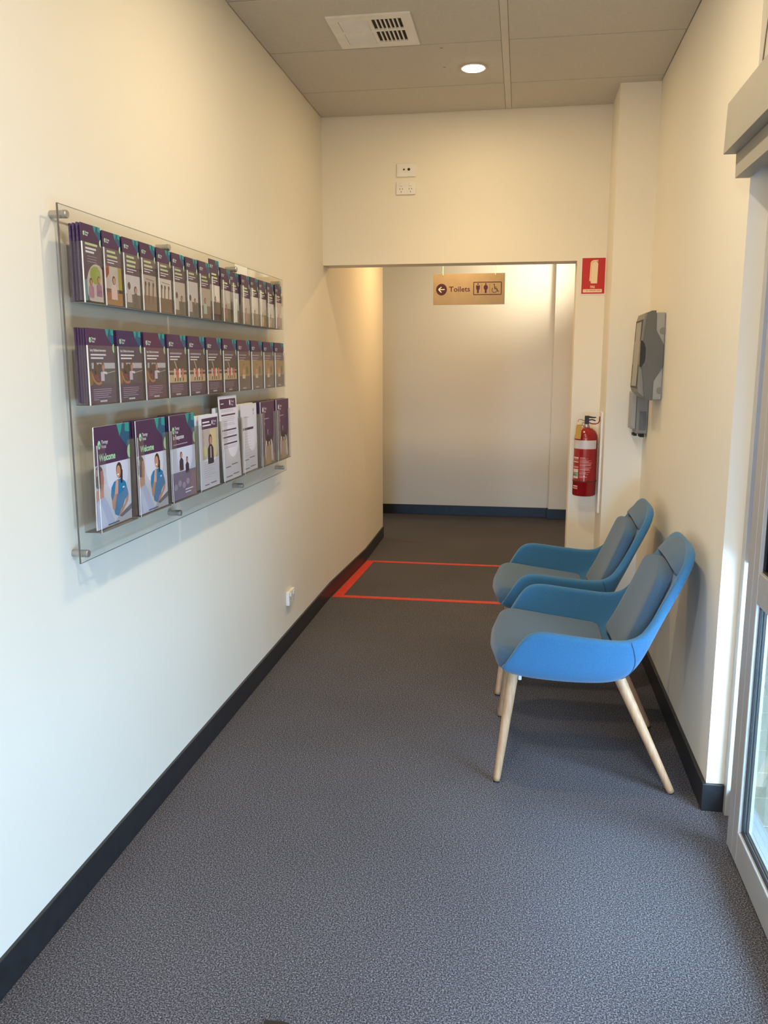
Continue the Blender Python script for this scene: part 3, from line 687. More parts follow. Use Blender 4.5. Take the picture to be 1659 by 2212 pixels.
def back_fn(u, v, side):
    # lies on the shell's inner face: u bottom 0 -> top 1, v across
    e = 2*v-1
    z = 0.435 + u*0.375 - 0.045*max(0, (u-0.4)/0.6)*abs(e)**2.4
    wide = 0.225 - 0.030*u
    pf = sup(abs(e), 4.0)*sup(max(0, (0.12-u)/0.12), 2.2)*sup(max(0, (u-0.94)/0.06), 2.2)
    off = 0.052*pf if side else -0.008*pf
    return V((inner_x(z, e) + 0.004 - off, e*wide, z + off*0.40))
def head_fn(u, v, side):
    e = 2*v-1
    z = 0.815 + 0.075*u - 0.030*(1-u)*abs(e)**2.4 - 0.022*u*abs(e)**3
    pf = sup(abs(e), 2.6)*sup(max(0, (0.16-u)/0.16), 2.4)*(1 - 0.94*max(0, u)**1.6)
    off = 0.046*pf if side else -0.006*pf
    return V((inner_x(min(z, 0.885), 0) + 0.008 + 0.010*abs(e)**3*(1-u) - off, e*(0.228 - 0.050*u**2), z + off*0.15))
def make_chair(loc, label):
    root = thing('armchair', loc, label, 'armchair', 'matching blue armchairs along the right wall')
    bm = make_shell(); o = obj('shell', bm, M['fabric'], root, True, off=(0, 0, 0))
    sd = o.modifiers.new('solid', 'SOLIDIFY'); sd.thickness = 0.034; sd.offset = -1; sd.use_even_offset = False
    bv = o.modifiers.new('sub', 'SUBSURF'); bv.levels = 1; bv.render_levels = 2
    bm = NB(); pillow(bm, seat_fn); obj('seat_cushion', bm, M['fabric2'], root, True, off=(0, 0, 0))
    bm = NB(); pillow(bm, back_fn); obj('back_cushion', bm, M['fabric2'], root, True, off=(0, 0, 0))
    bm = NB(); pillow(bm, head_fn, 16, 24); obj('headrest', bm, M['fabric2'], root, True, off=(0, 0, 0))  # same cloth as the shell, its greyer colour paints the warmer light
    # side seams where the arm panel meets the back panel
    for s_ in (-1, 1):
        pts = []
        for j in range(3, 13):
            p = shell_pt(s_*(0.46 + 0.175*(j/12.0)**0.7), j/12.0); p.y += s_*0.0008; pts.append(p)
        bm = NB(); tube(bm, pts, 0.0010, 6); obj('seam', bm, M['piping'], root, True, off=(0, 0, 0))
    # legs: front legs nearly upright, rear legs raked backwards
    for s_ in (-1, 1):
        for top, foot in (((0.002, s_*0.225, 0.425), (-0.052, s_*0.300, 0.0)), ((0.375, s_*0.220, 0.430), (0.583, s_*0.288, 0.0))):
            T_, F_ = V(top), V(foot); F2 = F_.lerp(T_, 0.012)
            bm = NB(); tube(bm, [T_, T_.lerp(F2, .08), T_.lerp(F2, .5), T_.lerp(F2, .97), F2], [0.0205, 0.0205, 0.0175, 0.0135, 0.0125], 20)
            lg = obj('leg', bm, M['wood'], root, True, off=(0, 0, 0))
            bm = NB(); tube(bm, [F2, F_ + V((0, 0, 0.0006))], [0.0115, 0.0115], 16)
            obj('glide', bm, M['gasket'], lg, False, off=(0, 0, 0))
        bm = NB(); box(bm, 0.019, 0.031, s_*0.236-0.006, s_*0.236+0.006, 0.384, 0.402, 0.002); obj('leg_clip', bm, M['plastic'], root, off=(0, 0, 0))
    return root
ch1 = make_chair((0.0, 3.238, 0), 'blue fabric armchair with pale wooden legs nearest the glass door')
ch2 = copy_tree(ch1); ch2.location = (-0.020, 4.075, 0)
ch2['label'] = 'blue fabric armchair farther down the wall, partly hidden by the nearer one'

# ================================================================ LEAFLET DISPLAY
BY0, BY1, BZ0, BZ1 = 2.098, 4.19, 0.997, 1.957
XP0, XP1 = -1.2012, -1.197
db = thing('leaflet_display', (XP0, 3.14, 1.48), 'clear acrylic leaflet display board on steel standoffs on the left wall', 'display board')
bm = NB(); box(bm, XP0, XP1, BY0+0.0012, BY1-0.001, BZ0+0.001, BZ1-0.001); obj('back_panel', bm, M['panel'], db)
bm = NB(); box(bm, XP0-0.0003, XP1+0.0003, BY0, BY0+0.0012, BZ0, BZ1); obj('panel_edge', bm, M['edge'], db)
bm = NB(); box(bm, XP0, XP1, BY0+0.0012, BY1, BZ0-0.0002, BZ0+0.0008); box(bm, XP0, XP1, BY0+0.0012, BY1, BZ1-0.0008, BZ1+0.0002); obj('panel_rim', bm, M['lgrey'], db)
for y in (2.122, 2.775, 3.455, 4.098):
    for z in (1.932, 1.022):
        bm = NB(); lathe(bm, [(0.0105, XL+0.0002), (0.0105, XP0-0.0003)], (0, y, z), 'X', 20)
        lathe(bm, [(0.0095, XP0-0.0002), (0.0095, XP1+0.0002)], (0, y, z), 'X', 20)
        lathe(bm, [(0.0105, XP1+0.0003), (0.011, XP1+0.002), (0.011, XP1+0.010), (0.0095, XP1+0.0125)], (0, y, z), 'X', 20); obj('standoff', bm, M['steel'], db, False)

PUR = srgb(70, 36, 78); PUR2 = srgb(52, 30, 82); TEAL = srgb(20, 150, 140); BLU = srgb(22, 84, 120); MINT = srgb(176, 226, 178); WHITE = srgb(235, 235, 242)
CREAM = srgb(196, 214, 160); SKIN = srgb(200, 140, 110); HAIR = srgb(60, 36, 30); GREYT = srgb(176, 158, 190)
def top_art(P, w_, h_, k, title_y, logo=True):
    """corner shapes and logo; k = unit length"""
    P.poly([(w_-0.46*k, h_), (w_-0.24*k, h_), (w_-0.36*k, h_-0.22*k)], TEAL, 1)
    P.poly([(w_-0.26*k, h_), (w_, h_), (w_, h_-0.44*k), (w_-0.12*k, h_-0.40*k), (w_-0.34*k, h_-0.22*k)], BLU, 1)
    P.poly([(w_-0.16*k, h_), (w_, h_), (w_, h_-0.16*k), (w_-0.16*k, h_-0.14*k)], TEAL, 2)
    P.ell(w_, h_-0.50*k, 0.10*k, 0.12*k, MINT, 3, 12, 90, 270)
    if logo:
        lx, ly = 0.16*k, h_-0.30*k
        P.ell(lx, ly, 0.052*k, 0.075*k, MINT, 2, 7)
        P.ell(lx+0.01*k, ly-0.01*k, 0.020*k, 0.030*k, TEAL, 3, 6)
        P.text('Therapy', lx+0.075*k, ly+0.012*k, 0.085*k, WHITE, 2, 0.8, 0.0001)
        P.text('Focus', lx+0.075*k, ly-0.062*k, 0.085*k, WHITE, 2, 0.8, 0.0001)
def bars(P, x0, y, ws, dh, t, col, layer=2, rnd=0.0):
    for i, wv in enumerate(ws): P.rect(x0, y-i*dh-t, x0+wv, y-i*dh, col, layer)
def person(P, x, y, k, shirt, hair, layer, face=True):
    P.poly([(x-0.9*k, y-2.6*k), (x-0.85*k, y-0.9*k), (x-0.35*k, y-0.45*k), (x+0.35*k, y-0.45*k), (x+0.85*k, y-0.9*k), (x+0.9*k, y-2.6*k)], shirt, layer)
    P.ell(x, y+0.06*k, 0.50*k, 0.62*k, hair, layer+1, 12)
    if face: P.ell(x+0.05*k, y-0.02*k, 0.34*k, 0.46*k, SKIN, layer+2, 12)
def cover_dl(v_):
    w_, h_ = 0.104, 0.200
    P = Print(w_, h_); P.rect(0, 0, w_, h_, PUR if v_ % 3 else srgb(64, 34, 74), 0); k = 0.085
    top_art(P, w_, h_, k, 0)
    if v_ == 0:
        bars(P, 0.018, 0.152, [0.066], 0.01, 0.006, CREAM); bars(P, 0.018, 0.140, [0.058, 0.046], 0.009, 0.005, WHITE)
        bars(P, 0.026, 0.118, [0.05]*3, 0.007, 0.0014, GREYT)
        P.ell(0.074, 0.038, 0.058, 0.062, srgb(200, 190, 185), 1, 20); P.ell(0.065, 0.07, 0.03, 0.025, srgb(150, 170, 80), 2, 10)
        person(P, 0.038, 0.050, 0.016, srgb(170, 130, 150), HAIR, 3); person(P, 0.082, 0.058, 0.017, srgb(150, 110, 140), srgb(110, 70, 50), 3)
        P.rect(0, 0.0, 0.018, 0.055, srgb(60, 140, 150), 3)
    else:
        n = [0, 2, 3, 2, 2, 2, 1, 2, 2, 1, 1, 2, 1, 1, 2, 1][v_]
        bars(P, 0.022, 0.150, [0.05, 0.060, 0.056][:n], 0.0125, 0.0062, CREAM)
        yy = 0.150 - 0.0125*n
        bars(P, 0.022, yy, [0.062, 0.04][:2], 0.007, 0.0026, WHITE)
        top = yy - 0.018
        pal = [(srgb(214, 206, 200), srgb(120, 92, 74)), (srgb(196, 186, 182), srgb(110, 98, 84)), (srgb(206, 200, 206), srgb(104, 100, 98)), (srgb(190, 176, 168), srgb(128, 108, 90))][v_ % 4]
        P.rect(0, 0, w_, top, pal[0], 1); P.rect(0, 0, w_, top*0.42, pal[1], 2)
        if v_ == 1:
            P.poly([(0, top), (0.03, top), (0.028, top-0.02), (0.012, top-0.035), (0, top-0.03)], srgb(150, 74, 40), 3); P.rect(0.082, 0, w_, top, srgb(170, 150, 40), 2)
            P.rect(0, 0, w_, 0.035, srgb(160, 110, 60), 3); person(P, 0.055, 0.068, 0.020, srgb(224, 190, 190), srgb(70, 40, 24), 4)
        elif v_ in (3, 4):
            for x in (0.02, 0.045, 0.075): P.line((x, 0.02), (x+0.006, 0.075), 0.008, srgb(120, 80, 70), 4); P.ell(x+0.007, 0.080, 0.006, 0.007, HAIR, 5)
            P.line((0.03, 0.095), (0.09, 0.092), 0.0015, HAIR, 4)
        elif v_ == 7:
            person(P, 0.050, 0.062, 0.018, srgb(180, 200, 200), srgb(110, 50, 30), 4)
        elif v_ in (2, 5, 6):
            person(P, 0.030, 0.062, 0.018, srgb(200, 190, 190), HAIR, 4, False); person(P, 0.072, 0.052, 0.019, srgb(90, 80, 86), srgb(80, 52, 40), 4)
        elif v_ in (13, 14):
            person(P, 0.050, 0.050, 0.014, srgb(210, 180, 90), HAIR, 4); P.rect(0.02, 0, 0.06, 0.02, srgb(200, 140, 90), 6)
        else:
            person(P, 0.052, 0.055, 0.017, srgb(170, 120, 130) if v_ % 2 else srgb(80, 90, 100), HAIR, 4)
    return P
def cover_a5(v_):
    w_, h_ = 0.152, 0.205; P = Print(w_, h_); P.rect(0, 0, w_, h_, [PUR, PUR2, srgb(82, 36, 74)][v_ % 3 if v_ < 3 else (2 if v_ == 7 else 0)], 0)
    top_art(P, w_, h_, 0.105, 0)
    if v_ < 3:
        P.text('Early Childhood Intervention', 0.014, 0.143, 0.0092, WHITE, 2, 0.82, 0.00025)
        bars(P, 0.016, 0.136, [0.086, 0.070], 0.009, 0.0042, WHITE)
        P.rect(0, 0.052, w_, 0.116, srgb(66, 60, 66), 1); P.rect(0.018, 0.096, w_, 0.112, srgb(190, 186, 200), 2)
        P.rect(0.030, 0.098, 0.040, 0.116, HAIR, 3); P.ell(0.040, 0.096, 0.012, 0.017, srgb(84, 40, 40), 4)
        P.ell(0.062, 0.088, 0.020, 0.022, srgb(40, 42, 50), 3, 16); P.rect(0.078, 0.058, 0.118, 0.094, srgb(74, 74, 92), 3)
        P.ell(0.080, 0.100, 0.010, 0.014, srgb(120, 66, 56), 5); P.ell(0.082, 0.098, 0.006, 0.009, SKIN, 6)
        P.poly([(0.066, 0.062), (0.066, 0.086), (0.078, 0.090), (0.086, 0.084), (0.086, 0.062)], srgb(214, 190, 214), 5)
        P.line((0.080, 0.086), (0.102, 0.083), 0.006, srgb(230, 226, 236), 6); P.line((0.10, 0.083), (w_, 0.089), 0.002, srgb(180, 180, 190), 6)
        P.poly([(0.028, 0.070), (0.034, 0.094), (0.052, 0.078), (0.060, 0.060)], srgb(120, 30, 50), 4)
        P.ring(0.052, 0.088, 0.030, 0.037, srgb(180, 110, 74), 5, 190, 300, 10); P.ell(0.010, 0.070, 0.016, 0.020, srgb(140, 96, 40), 3)
        bars(P, 0.020, 0.040, [0.105, 0.105, 0.100, 0.085, 0.100, 0.03], 0.0056, 0.0016, GREYT)
    elif v_ < 7:
        bars(P, 0.016, 0.146, [0.10], 0.009, 0.006, GREYT); bars(P, 0.016, 0.134, [0.082, 0.062], 0.009, 0.004, WHITE)
        P.rect(0, 0.066, w_, 0.120, srgb(70, 56, 58), 1); P.rect(0, 0.046, w_, 0.072, srgb(206, 178, 140), 2)
        P.rect(0.0, 0.080, w_, 0.086, srgb(200, 150, 140), 3)
        for i, x in enumerate((0.050, 0.072, 0.092, 0.118)):
            P.rect(x-0.008, 0.062, x+0.008, 0.092, [srgb(236, 200, 190), srgb(226, 80, 80), srgb(240, 230, 226), srgb(220, 110, 90)][i], 4)
            P.line((x, 0.050), (x+0.004, 0.062), 0.007, srgb(44, 30, 34), 4)
        P.poly([(0.045, 0.118), (0.055, 0.118), (0.074, 0.092), (0.066, 0.090)], srgb(190, 160, 150), 5); P.ell(0.078, 0.098, 0.008, 0.010, HAIR, 5)
        bars(P, 0.020, 0.038, [0.10, 0.10, 0.095, 0.10, 0.080], 0.0056, 0.0014, GREYT)
    else:
        bars(P, 0.016, 0.146, [0.09], 0.009, 0.005, GREYT); bars(P, 0.016, 0.134, [0.080, 0.060], 0.009, 0.0035, GREYT)
        P.rect(0, 0.0, w_, 0.062, srgb(104, 84, 84), 1); P.rect(0, 0.056, w_, 0.122, srgb(168, 134, 76), 2)
        person(P, 0.070, 0.096, 0.018, srgb(220, 150, 110), srgb(90, 50, 36), 3); P.rect(0.050, 0.046, 0.086, 0.062, srgb(226, 214, 190), 6); P.ell(0.112, 0.080, 0.014, 0.018, srgb(80, 96, 60), 4)
    P.rect(0.055, 0.004, 0.095, 0.009, srgb(200, 196, 206), 3)
    return P
def cover_welcome():
    w_, h_ = 0.212, 0.290; P = Print(w_, h_); P.rect(0, 0, w_, h_, PUR, 0); top_art(P, w_, h_, 0.17, 0)
    P.text('Welcome', 0.024, 0.193, 0.028, MINT, 2, 0.86, 0.0007)
    U = lambda *q_: [(a_*w_, (1-b_)*h_) for a_, b_ in q_]
    P.poly([(0, 0), (w_, 0), (w_, 0.182), (0, 0.182)], srgb(212, 212, 226), 1)
    P.poly(U((.45, 1), (.60, .93), (1, .84), (1, 1)), srgb(176, 176, 186), 2); P.poly(U((.62, .93), (1, .84), (1, .90), (.7, .95)), srgb(90, 92, 110), 3)
    # woman in a teal shirt
    P.poly(U((.40, .70), (.42, .62), (.50, .57), (.60, .555), (.72, .555), (.84, .60), (.90, .70), (.92, .755), (.82, .775), (.78, .80), (.72, .86), (.60, .93), (.50, .90), (.44, .78)), srgb(14, 122, 176), 3)
    P.poly(U((.42, .77), (.52, .68), (.57, .70), (.50, .85), (.44, .84)), SKIN, 5)
    P.poly(U((.50, .70), (.55, .56), (.62, .56), (.60, .70)), srgb(214, 156, 126), 6)
    P.poly(U((.84, .77), (.92, .74), (.90, .80), (.72, .90), (.62, .93), (.66, .87), (.80, .82)), SKIN, 5)
    P.ell(.655*w_, (1-.465)*h_, .085*w_, .082*h_, HAIR, 5, 18); P.poly(U((.69, .45), (.76, .47), (.75, .60), (.69, .60)), HAIR, 4)
    P.ell(.635*w_, (1-.478)*h_, .060*w_, .064*h_, SKIN, 7, 16); P.ell(.62*w_, (1-.505)*h_, .028*w_, .009*h_, srgb(244, 232, 226), 8, 8)
    P.rect(.74*w_, .345*h_, .80*w_, .36*h_, WHITE, 6)
    # man seen from behind in a white shirt
    P.poly(U((0, .62), (.06, .60), (.20, .60), (.20, .71), (0, .74)), srgb(206, 150, 130), 7)
    P.poly(U((0, .72), (.10, .70), (.22, .69), (.31, .76), (.40, .87), (.50, .985), (.10, 1), (0, .96)), srgb(186, 194, 224), 8)
    P.poly(U((.02, .74), (.10, .73), (.30, .98), (.12, .99)), srgb(204, 210, 234), 9)
    P.ell(.085*w_, (1-.485)*h_, .125*w_, .115*h_, srgb(92, 78, 80), 9, 20); P.poly(U((.13, .43), (.19, .42), (.215, .50), (.20, .60), (.12, .62)), srgb(190, 128, 108), 10)
    P.ell(.03*w_, (1-.44)*h_, .05*w_, .035*h_, srgb(160, 142, 140), 10)
    P.rect(0.06, 0.004, 0.13, 0.008, BLU, 11)
    return P
def cover_response():
    w_, h_ = 0.212, 0.290; P = Print(w_, h_); P.rect(0, 0, w_, h_, PUR, 0); top_art(P, w_, h_, 0.17, 0)
    P.text('In Response', 0.022, 0.208, 0.022, WHITE, 2, 0.86, 0.0003); bars(P, 0.024, 0.192, [0.12], 0.01, 0.003, GREYT)
    P.rect(0, 0.095, w_, 0.178, srgb(206, 210, 230), 1); P.rect(0, 0, w_, 0.095, srgb(112, 104, 140), 1)
    for x, y, kk in ((0.085, 0.150, 0.020), (0.135, 0.130, 0.018)): person(P, x, y, kk, srgb(56, 40, 60), srgb(70, 36, 40), 2)
    P.poly([(0.15, 0), (0.17, 0.09), (w_, 0.08), (w_, 0)], srgb(140, 110, 124), 3); bars(P, 0.11, 0.03, [0.07, 0.05], 0.01, 0.004, WHITE, 4)
    for i in range(4): P.ell(0.03+0.035*i, 0.045+0.01*(i % 2), 0.016, 0.012, srgb(150+10*i, 146, 180), 3, 6)
    return P
def cover_flyer():
    w_, h_ = 0.195, 0.275; P = Print(w_, h_); P.rect(0, 0, w_, h_, srgb(222, 222, 236), 0)
    P.rect(0.026, 0.222, w_-0.006, 0.262, PUR, 1); P.text('Therapy', 0.142, 0.244, 0.012, WHITE, 2, 0.8); P.text('Focus', 0.142, 0.233, 0.012, WHITE, 2, 0.8); P.ell(0.132, 0.244, 0.006, 0.009, WHITE, 2, 7)
    bars(P, 0.034, 0.250, [0.07, 0.085], 0.012, 0.005, WHITE)
    P.rect(0.026, 0.110, w_-0.012, 0.221, srgb(186, 170, 164), 1); P.rect(0.105, 0.112, w_-0.014, 0.219, srgb(206, 190, 150), 2); P.ell(0.05, 0.14, 0.02, 0.02, srgb(190, 190, 130), 3)
    person(P, 0.108, 0.178, 0.034, srgb(36, 40, 54), HAIR, 3)
    P.line((0.108, 0.155), (0.108, 0.112), 0.010, srgb(210, 170, 160), 7)
    for i in range(8): P.rect(0.034, 0.098-i*0.008, 0.034+[.11, .10, .12, .09, .11, .08, .12, .07][i], 0.0995-i*0.008, srgb(170, 165, 190), 1)
    P.rect(0.04, 0.012, 0.085, 0.016, srgb(90, 84, 110), 1); P.rect(0.10, 0.014, 0.16, 0.018, srgb(90, 84, 110), 1)
    return P
def cover_form(tall):
    w_, h_ = 0.210, (0.335 if tall else 0.290); P = Print(w_, h_); P.rect(0, 0, w_, h_, srgb(222, 220, 234), 0)
    if tall:
        P.rect(0.012, h_-0.050, w_-0.012, h_-0.012, PUR, 1); P.text('Therapy', 0.142, h_-0.028, 0.013, WHITE, 2, 0.8); P.text('Focus', 0.142, h_-0.041, 0.013, WHITE, 2, 0.8); P.rect(0.022, h_-0.032, 0.055, h_-0.029, WHITE, 2); P.ell(0.128, h_-0.028, 0.008, 0.012, WHITE, 2, 7)
        for y in (0.262, 0.202, 0.174, 0.148): P.rect(0.02, y-0.006, w_-0.025, y, PUR, 1)
        for i, y in enumerate((0.280, 0.274, 0.250, 0.243, 0.236, 0.226, 0.220, 0.190, 0.184, 0.164, 0.158, 0.136, 0.130)): P.rect(0.022, y-0.0016, 0.16+0.006*(i % 4), y, srgb(160, 155, 178), 1)
    else:
        bars(P, 0.03, 0.236, [0.07], 0.01, 0.003, srgb(170, 168, 180), 1); P.rect(0.02, 0.180, w_-0.05, 0.190, srgb(70, 40, 80), 1)
        for i in range(9): P.rect(0.025, 0.165-i*0.012, 0.12+0.008*(i % 3), 0.1665-i*0.012, srgb(190, 186, 200), 1)
        P.ell(0.165, 0.262, 0.006, 0.008, srgb(140, 120, 150), 1, 7); P.ell(0.165, 0.246, 0.005, 0.006, srgb(160, 140, 170), 1, 7)
    P.rect(0.03, 0.05, 0.09, 0.054, srgb(90, 84, 110), 1); P.rect(0.10, 0.056, 0.17, 0.060, srgb(90, 84, 110), 1)
    P.rect(0.03, 0.012, 0.10, 0.016, srgb(90, 84, 110), 1); P.rect(0.11, 0.016, 0.18, 0.020, srgb(90, 84, 110), 1)
    return P
def cover_dog():
    w_, h_ = 0.212, 0.290; P = Print(w_, h_); P.rect(0, 0, w_, h_, srgb(76, 40, 78), 0)
    P.ell(0.035, 0.255, 0.008, 0.012, WHITE, 1, 7); P.text('Therapy', 0.048, 0.255, 0.016, WHITE, 1, 0.8); P.text('Focus', 0.048, 0.241, 0.016, WHITE, 1, 0.8)
    bars(P, 0.05, 0.214, [0.07], 0.01, 0.0035, GREYT, 1); bars(P, 0.05, 0.195, [0.012], 0.01, 0.010, srgb(190, 120, 80), 1)
    P.text('?', 0.098, 0.140, 0.030, WHITE, 1, 0.9, 0.0006)
    P.rect(0, 0, w_, 0.045, srgb(130, 104, 84), 1)
    P.ell(0.115, 0.062, 0.062, 0.066, srgb(206, 202, 204), 2, 20); P.ell(0.112, 0.118, 0.040, 0.014, srgb(48, 36, 44), 3, 14)
    P.rect(0.070, 0.0, 0.150, 0.092, srgb(176, 140, 110), 4); P.ell(0.098, 0.098, 0.013, 0.016, srgb(44, 32, 38), 5); P.ell(0.136, 0.100, 0.009, 0.014, srgb(44, 32, 38), 5)
    P.line((0.175, 0.01), (0.165, 0.085), 0.018, srgb(214, 206, 204), 5)
    return P

def make_booklet(name, w_, h_, th, P, back_mat, label, cat, group, edge=True):
    """local frame: x outwards, y across, z up; origin at the bottom left back corner"""
    t = bpy.data.objects.new(name, None); COL.objects.link(t); WL[t.name] = V((0, 0, 0)); tag(t, label, cat, group)
    bm = NB(); box(bm, 0, th, 0, w_, 0, h_, 0.0004, 1); obj('pages', bm, back_mat, t, off=(0, 0, 0))
    if P: P.build('cover', (th, 0, 0), (0, 1, 0), (0, 0, 1), (1, 0, 0), t, 0.00012, off=V((0, 0, 0)))
    return t
def place(t, x, y, z, tilt=0.0, yaw=0.0):
    t.location = (x, y, z); t.rotation_euler = (0, tilt, yaw)

def pocket(y0, y1, z0, z1, xb, xf, scoop, bead=0.0027):
    """five thin clear walls, one object: the pocket is glued to the board"""
    bm = NB(); t = 0.0022
    box(bm, xb, xf, y0, y0+t, z0, z1); box(bm, xb, xf, y1-t, y1, z0, z1); box(bm, xb, xf, y0+t, y1-t, z0, z0+t)
    w_ = y1-y0; a, b_ = y0+t, y1-t
    if scoop:
        c = (a+b_)/2; sw = w_*0.30; depth = (z1-z0)*scoop
        pts = [(a, z0), (b_, z0), (b_, z1), (c+sw, z1)]
        n = 8
        for i in range(n+1):
            an = math.pi*i/n; pts.append((c+sw*math.cos(an), z1-depth+sw*0.9 - sw*0.9*math.sin(an)))
        pts += [(c-sw, z1), (a, z1)]
        prism(bm, pts, 0, xf-t, xf)
    else:
        box(bm, xf-t, xf, a, b_, z0, z1)
    o = obj('pocket', bm, M['acryl'], db)
    bm = NB(); e = 0.0009
    box(bm, xf+0.0009-bead, xf+0.0009, y0-0.0005, y0-0.0005+bead, z0, z1)
    obj('corner_glint', bm, M['bead'], o, off=V(WL[db.name]))  # whitish strip stands in for the bright glint on the clear corner
    bm = NB()
    box(bm, xb, xf+0.0003, y0, y1, z0-0.0008, z0-0.0001); obj('base_edge', bm, M['lgrey'], o, off=V(WL[db.name]))
    return o
ORD = ['first', 'second', 'third', 'fourth', 'fifth', 'sixth', 'seventh', 'eighth', 'ninth', 'tenth', 'eleventh', 'twelfth', 'thirteenth', 'fourteenth', 'fifteenth', 'sixteenth']
LOOK1 = ['round photo of two children', 'photo of a smiling child by a yellow edge', 'photo of two people leaning close', 'photo of raised arms', 'photo of figures with arms up', 'photo of two pale figures',
         'photo of two people side by side', 'photo of a red haired person', 'cover standing taller than its neighbours', 'photo of a person in a scooped pocket', 'white sheet across its front', 'pinkish photo', 'dark portrait photo', 'yellowish photo', 'orange toned photo', 'plain purple cover']
BK = ['backmost', 'second from the back', 'third from the back', 'fourth from the back', 'fifth from the back', 'sixth from the back', 'seventh from the back']
def backs(name, w_, h_, th, n, xb, y, z, rowname, i, backmat, tot, dz=0.0, colour='purple'):
    proto = None
    for k_ in range(n):
        if proto is None:
            c = proto = make_booklet(name, w_, h_, th, None, backmat, 'x', name, 'spare copies in the %s pocket of the %s row' % (ORD[i], rowname))
        else: c = copy_tree(proto)
        c['label'] = '%s %s in the %s %s-row pocket, %s' % (colour, name, ORD[i], rowname, BK[k_])
        place(c, xb + k_*(tot/n), y + random.uniform(-0.0008, 0.0008), z + random.uniform(0.0, 0.004) + dz*(k_ == n-1), 0.0)
rnd = random.random
# ---- top row
Y0_, PT = 2.1335, 0.1192
for i in range(16):
    y = Y0_ + i*PT; zb = 1.7085
    full = rnd() < 0.75
    pocket(y, y+PT-0.0045, zb, 1.866, -1.1965, -1.1555, 0.55 if i >= 8 else 0)
    hz = 0.200
    dzz = 0.022 if i == 8 else (0.0 if i else 0.003)
    xf_ = [-1.1620, -1.164, -1.164, -1.165, -1.165, -1.166, -1.166, -1.165, -1.171, -1.170, -1.176, -1.168, -1.168, -1.168, -1.168, -1.164][i]
    backs('leaflet', 0.104, hz, 0.0052, 3, -1.1935, y+0.0048, zb+0.003, 'top', i, M['purple_edge'] if i == 0 else M['purple'], (xf_+1.1935))
    t = make_booklet('leaflet', 0.104, hz, 0.0030, cover_dl(i), M['purple_edge'], 'purple leaflet, %s, %s in the top row' % (LOOK1[i], ORD[i]), 'leaflet', 'narrow purple leaflets in the top row')
    place(t, xf_, y+0.0052, zb+0.003+dzz, 0.0)
wl_ = make_booklet('paper_sheet', 0.085, 0.15, 0.0006, None, M['paper'], 'white folded sheet in the front of a scooped top-row pocket', 'paper', None)
place(wl_, -1.1625, Y0_+10*PT+0.004, 1.712, 0.0); wl_.scale = (1, 0.6, 0.62)
wl_ = make_booklet('paper_sheet', 0.16, 0.077, 0.0008, None, mat('bright_white_card', (0.93, 0.92, 0.88, 1), 0.5, noise=9), 'white card standing up behind the leaflets at the top of the board', 'paper', None)
place(wl_, -1.1945, 3.46, 1.878)
# ---- middle row
Y0_, PT = 2.1265, 0.17545
LOOK2 = ['playground photo, the leftmost copy']
for i in range(11):
    y = Y0_ + i*PT; zb = 1.434
    pocket(y, y+PT-0.006, zb, 1.596, -1.1965, -1.1545, 0)
    backs('booklet', 0.152, 0.203, 0.0062, 4, -1.1935, y+0.007, zb+0.003, 'middle', i, M['purple'], 0.031)
    photo = 'photo of a child reaching out' if i < 3 else ('photo of children by a fence' if i < 7 else 'yellowish photo of a child')
    t = make_booklet('booklet', 0.152, 0.205, 0.0034, cover_a5(i), M['purple_edge'], 'purple booklet, %s, %s in the middle row' % (photo, ORD[i]), 'booklet', 'purple booklets in the middle row')
    place(t, -1.1622, y+0.0078, zb+0.003)
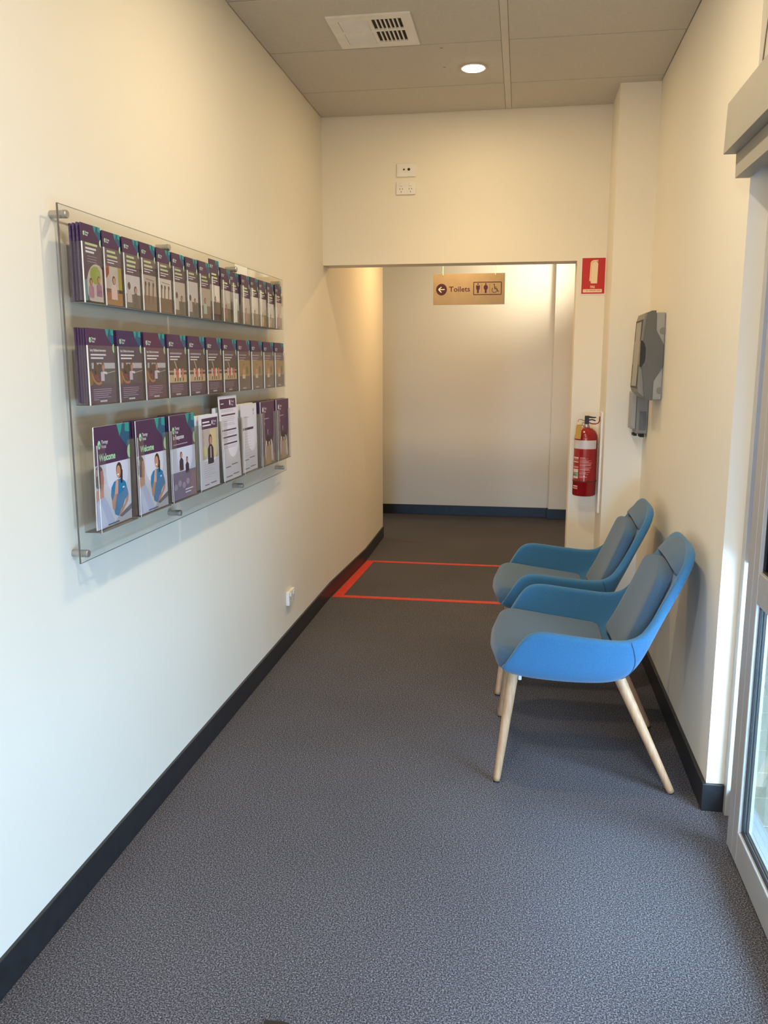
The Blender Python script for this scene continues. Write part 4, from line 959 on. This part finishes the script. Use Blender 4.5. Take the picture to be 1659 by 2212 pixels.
# ---- bottom row
Y0_, PT = 2.129, 0.2485
for i in range(8):
    y = Y0_ + i*PT; zb = 1.080
    pocket(y, y+PT-0.020, zb, 1.325, -1.1965, -1.1455, 0.62, 0.0012)
    if i < 3:
        if i: backs('brochure', 0.212, 0.288, 0.0060, 4, -1.1935, y+0.007, zb+0.004, 'bottom', i, M['purple'], 0.036)
        lb = ['large purple welcome brochure with a woman in a teal shirt, leftmost of the bottom row', 'large purple welcome brochure, second pocket from the left in the bottom row', 'large purple brochure with two dark haired figures, third in the bottom row'][i]
        t = make_booklet('brochure', 0.212, 0.290, 0.0034, cover_welcome() if i < 2 else cover_response(), M['paper'], lb, 'brochure', 'large brochures in the bottom row')
        place(t, [-1.166, -1.1565, -1.156][i], y+0.0085, zb+0.004, [0.02, 0.0, 0.0][i])
    elif i == 3:
        backs('flyer', 0.208, 0.270, 0.0030, 6, -1.1935, y+0.008, zb+0.004, 'bottom', i, M['paper'], 0.032, 0, 'white')
        t = make_booklet('flyer', 0.195, 0.275, 0.0022, cover_flyer(), M['paper'], 'white flyer with a portrait photo under a purple band, fourth bottom pocket', 'flyer', None)
        place(t, -1.1545, y+0.016, zb+0.004, 0.0)
    elif i in (4, 5):
        nm = 'form'
        backs(nm, 0.208, 0.288, 0.0030, 7 if i == 4 else 4, -1.1935, y+0.008, zb+0.004, 'bottom', i, M['paper'], 0.012 if i == 4 else 0.021, 0, 'white')
        t = make_booklet(nm, 0.210, 0.335 if i == 4 else 0.290, 0.0020, cover_form(i == 4), M['paper'], ['white form with purple bands standing tallest in the bottom row', 'plain white form with one dark band, sixth bottom pocket'][i-4], 'form', None)
        place(t, -1.1530 if i == 4 else -1.162, y+0.009, zb+0.004, -0.045 if i == 4 else 0.0)
    else:
        backs('brochure', 0.212, 0.288, 0.0060, 4, -1.1935, y+0.007, zb+0.004, 'bottom', i, M['purple'], 0.036)
        t = make_booklet('brochure', 0.212, 0.290, 0.0034, cover_dog(), M['paper'], 'purple brochure with a white question mark over a pale figure, %s' % ('seventh bottom pocket' if i == 6 else 'rightmost bottom pocket'), 'brochure', 'large brochures in the bottom row')
        place(t, -1.1565, y+0.0085, zb+0.004)
